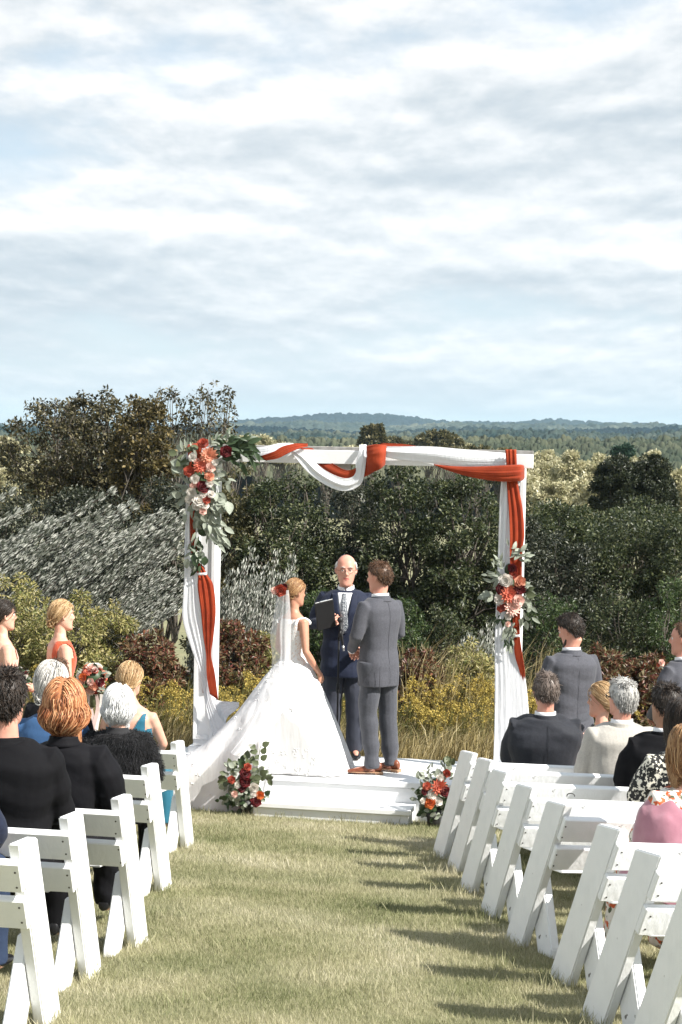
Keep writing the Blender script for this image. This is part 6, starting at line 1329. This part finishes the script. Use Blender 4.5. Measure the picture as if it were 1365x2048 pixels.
# left
p = sit('woman in sleeveless teal dress with braided blonde updo, front left bench', 'L', 0, 262, 1.74, 'f', yaw=-4, skin='fair', slim=1, seed=41, hd=(-8, -4, 0), bw=1.12, bd=1.1, hairspec=dict(style='updo', mt=HM_['blonde'], n=620, thick=.018, L=.17, bun=(0, -.095, -.04, .052, 130)))
top_garment(p, teal_cloth, 'dress_top', -.08, .46, .009, amp=.003, cut=lambda q: (abs(q.x) > .135 and q.z > .36) or (q.y < 0 and q.z > .285 + abs(q.x) * 1.7)); trousers(p, teal_cloth, r=(.12, .115, .10, .085, .075, .07)); shoes(p, black_leather, L=.24)
p = sit('dark-haired man mostly hidden behind the silver-haired woman', 'L', 0, 112, 1.70, 'm', lean=2, skin='fair', seed=42, hairspec=dict(style='short', mt=HM_['brown'], n=600, thick=.014, L=.035)); jacket(p, suit_black); trousers(p, suit_black); shoes(p, black_leather)
p = sit('silver-haired woman with pinned curls in a blue jacket', 'L', 1, 105, 1.80, 'f', skin='fair', seed=43, bw=1.15, bd=1.2, hairspec=[dict(style='updo', mt=HM_['silver'], n=620, thick=.024, L=.17, bun=(-.04, -.085, -.055, .045, 110))]); jacket(p, blue_cloth, shirt=False, inf=.012, sleeve_r=(.06, .062, .055, .05, .046, .042, .036)); trousers(p, blue_cloth); shoes(p, black_leather, L=.24)
fur = mat('black fur', (0.008, 0.008, 0.009), .95, island=((.004, .004, .005), (.02, .02, .022), (.045, .045, .05)))
p = sit('white-haired woman in black fur jacket', 'L', 1, 236, 1.54, 'f', lean=4, skin='fair', seed=44, bw=1.2, bd=1.25, hairspec=dict(style='bob', mt=HM_['white'], n=900, thick=.028, L=.19, curl=.005, line=line_long, part=.02))
j = jacket(p, fur, shirt=False, inf=.03, sleeve_r=(.07, .085, .08, .075, .068, .062, .056)); trousers(p, black_cloth); shoes(p, black_leather, L=.24)
me = j.data; v = arr(me); nn = np.empty(len(v) * 3, np.float32); me.vertex_normals.foreach_get('vector', nn); nn = nn.reshape(-1, 3); pick = rng.choice(len(v), min(9000, len(v)), replace=False)
d0 = nn[pick] + .6 * unit(len(pick)) + np.array([0, 0, -.5]); d0 /= np.linalg.norm(d0, axis=1, keepdims=True); ts = np.linspace(0, 1, 4)[None, :, None]; P_ = v[pick][:, None, :] + d0[:, None, :] * ts * .026 + np.array([0, 0, -.008]) * ts ** 2
fv, ff = strands_mesh(P_, .0022, .0005); o = link('fur_hairs', np_mesh('fur_hairs', fv, ff, True), fur, j); o['kind'] = 'stuff'
p = sit('woman with wavy copper-red hair in black puff-sleeve blouse', 'L', 2, 128, 1.74, 'f', lean=4, skin='fair', seed=45, bw=1.18, bd=1.15, hairspec=dict(style='long', mt=HM_['red'], n=2300, thick=.028, L=.37, curl=.012, line=line_long, part=.0))
jacket(p, black_cloth, shirt=False, inf=.012, sleeve_r=(.065, .082, .088, .088, .075, .062, .045)); trousers(p, black_cloth, r=(.12, .115, .09, .08, .07, .06)); shoes(p, black_leather, L=.25)
p = sit('man with curly dark brown hair in black suit', 'L', 3, 8, 1.88, 'm', lean=3, skin='red', seed=46, bw=1.12, bd=1.1, hd=(-6, 0, 0), hairspec=dict(style='short', mt=HM_['dark'], n=1300, thick=.016, L=.036, lift=.16, jitk=.75)); jacket(p, suit_black, amp=.005, shirt=False); trousers(p, suit_black); shoes(p, black_leather)
p = sit('person in navy at the bottom left corner, mostly out of view', 'L', 4, -135, 1.78, 'm', lean=4, skin='fair', seed=47, bw=1.1, hairspec=dict(style='short', mt=HM_['brown'], n=400, thick=.014, L=.035)); jacket(p, suit_navy, amp=.005); trousers(p, jeans); shoes(p, black_leather)
# right
p = sit('broad-shouldered man in dark grey suit with brushed-up brown hair', 'R', 0, 1085, 1.84, 'm', yaw=-6, lean=6, skin='red', seed=51, bw=1.25, bd=1.15, hd=(4, 0, 0), hairspec=dict(style='short', mt=HM_['ash'], n=1000, thick=.012, L=.03, line=[(-.12, -.05), (-.05, -.035), (-.02, .0), (.0, .03), (.03, .045), (.06, .07), (.09, .092)])); jacket(p, suit_char, amp=.007); back_seams(p, suit_black, inf=.026); trousers(p, suit_char); shoes(p, black_leather)
p = sit('blonde woman in pale peach top looking left', 'R', 0, 1196, 1.72, 'f', yaw=22, lean=2, hd=(36, 0, 0), face=True, skin='fair', seed=52, cols={'brow': HM_['honey']}, hairspec=dict(style='updo', mt=HM_['blonde'], n=760, thick=.022, L=.17, bun=(.01, -.095, -.02, .055, 140))); top_garment(p, peach_cloth, 'blouse', -.08, .48, .010, sleeves=[r_ * .82 for r_ in (.06, .06, .056, .052, .048, .046, .04)], amp=.003); trousers(p, peach_cloth); shoes(p, black_leather, L=.24)
p = sit('grey-haired man with black-rimmed glasses in light grey checked suit', 'R', 1, 1232, 1.83, 'm', yaw=8, lean=5, hd=(12, -2, 0), skin='red', seed=53, bw=1.12, bd=1.1, face=True, cols={'brow': HM_['grey']}, hairspec=dict(style='short', mt=HM_['grey'], n=1300, thick=.014, L=.034, lift=.03, jitk=.35)); jacket(p, suit_light, amp=.005); trousers(p, suit_light); shoes(p, tan_leather); p53 = p
G = MB(); Mh = p['Mh']
for k in (-1, 1):
    G.tube([Mh @ Vector((k * .031 + .022 * math.cos(a), .101, .008 + .016 * math.sin(a))) for a in np.linspace(0, 2 * PI, 15)], .0022, 6, caps=False); G.tube([Mh @ Vector((k * .052, .1, .014)), Mh @ Vector((k * .080, .07, .017)), Mh @ Vector((k * .087, -.012, .014))], [(.002, .004)] * 3, 6)
G.tube([Mh @ Vector((-.01, .101, .01)), Mh @ Vector((0, .104, .013)), Mh @ Vector((.01, .101, .01))], .002, 5); o = G.obj('glasses', blk); hang(o, p); tag(o, 'black-rimmed glasses worn by the man in the light grey suit', 'glasses')
p = sit('man with neat black hair in black suit', 'R', 2, 1318, 1.84, 'm', yaw=6, lean=5, hd=(10, -3, 0), skin='brown', seed=54, bw=1.15, bd=1.1, hairspec=dict(style='short', mt=HM_['dark'], n=900, thick=.014, L=.036, line=[(-.12, -.035), (-.05, -.03), (-.02, .0), (.0, .03), (.03, .045), (.06, .07), (.09, .092)])); jacket(p, suit_black, amp=.005); trousers(p, suit_black); shoes(p, black_leather)
flor1 = mat('black and white floral', (0.012, 0.012, 0.012), .7, spots=((0.72, 0.68, 0.58), 46, .52)); flor2 = mat('white and orange floral', (0.76, 0.72, 0.66), .7, col2=(0.55, 0.10, 0.03), nscale=26, rmin=.54, rmax=.58, spots=((0.10, 0.12, 0.07), 34, .60))
p = sit('dark-haired woman in black and white floral blouse', 'R', 3, 1352, 1.74, 'f', yaw=4, lean=4, skin='fair', seed=55, bw=1.1, hairspec=dict(style='long', mt=HM_['dark'], n=700, thick=.018, L=.32, line=line_long)); top_garment(p, flor1, 'blouse', -.08, .49, .014, sleeves=(.06, .074, .072, .068, .062, .055, .04), amp=.004); trousers(p, black_cloth); shoes(p, black_leather, L=.24)
p = sit('blonde woman barely seen at the right edge, third row', 'R', 2, 1402, 1.80, 'f', skin='fair', seed=57, hairspec=dict(style='long', mt=HM_['honey'], n=600, thick=.02, L=.3, line=line_long)); jacket(p, black_cloth, shirt=False, inf=.012); trousers(p, black_cloth); shoes(p, black_leather, L=.24)
p = sit('woman with long wavy blonde hair in floral dress and pink shawl', 'R', 5, 1362, 1.62, 'f', yaw=8, lean=4, hd=(8, -4, 0), skin='fair', seed=56, bw=1.15, bd=1.1, hairspec=dict(style='long', mt=HM_['honey'], n=1700, thick=.026, L=.52, curl=.006, line=line_long, part=.0)); top_garment(p, flor2, 'dress_top', -.08, .49, .012, sleeves=(.06, .066, .062, .058, .054, .05, .04), amp=.004); trousers(p, flor2, r=(.125, .12, .11, .10, .09, .085)); shoes(p, tan_leather, L=.24); p56 = p
# pink shawl slipping over the near shoulder
shawl = mat('pink velvet shawl', (0.40, 0.18, 0.23), .7, col2=(0.31, .12, .165), nscale=6, bump=.3, bscale=8, sheen=.9, bdist=.02)
U = p56['U']; rows = []
for i in range(26):
    t = i / 25; row = []
    for j in range(34):
        a = R(100 + 190 * j / 33) ; z = .455 - .50 * t - .02 * math.sin(j * .8); wz, fz, kz = interp_tab(FEM, max(z, -.1)); fl = .055 + .10 * t ** 1.2 + .014 * math.sin(j * 1.1 + 2 * t) * t + .03 * max(0, math.sin(PI * (1 - t)))
        if z > .40: fl *= .75
        x = math.cos(a) * (wz * 1.15 + fl); y = math.sin(a) * (kz * 1.1 + fl * .85); lift = .04 * max(0, math.cos(a + PI)) * (1 - t) * 0
        row.append(U @ Vector((x, y, z + lift - .03 * abs(math.sin(a)) * (1 - t))))
    rows.append(row)
me = modified(MB().grid(rows).mesh('shawl'), [('SOLIDIFY', dict(thickness=.008)), ('SUBSURF', dict(levels=1))]); smooth_all(me); o = link('shawl', me, shawl); hang(o, p56); tag(o, 'pink velvet shawl round the long-haired woman\'s shoulders', 'shawl')
# small things on the lawn
hk = MB(); q = A(1142, 1592, BEN['R', 3].location.y + .2)
hk.tube([q + Vector((.022 * math.cos(a), 0, .016 * math.sin(a))) for a in np.linspace(-.2, PI + .2, 10)], .003, 6); o = hk.obj('metal_ring', blk); tag(o, 'small black metal ring standing on a bench back', 'ring')
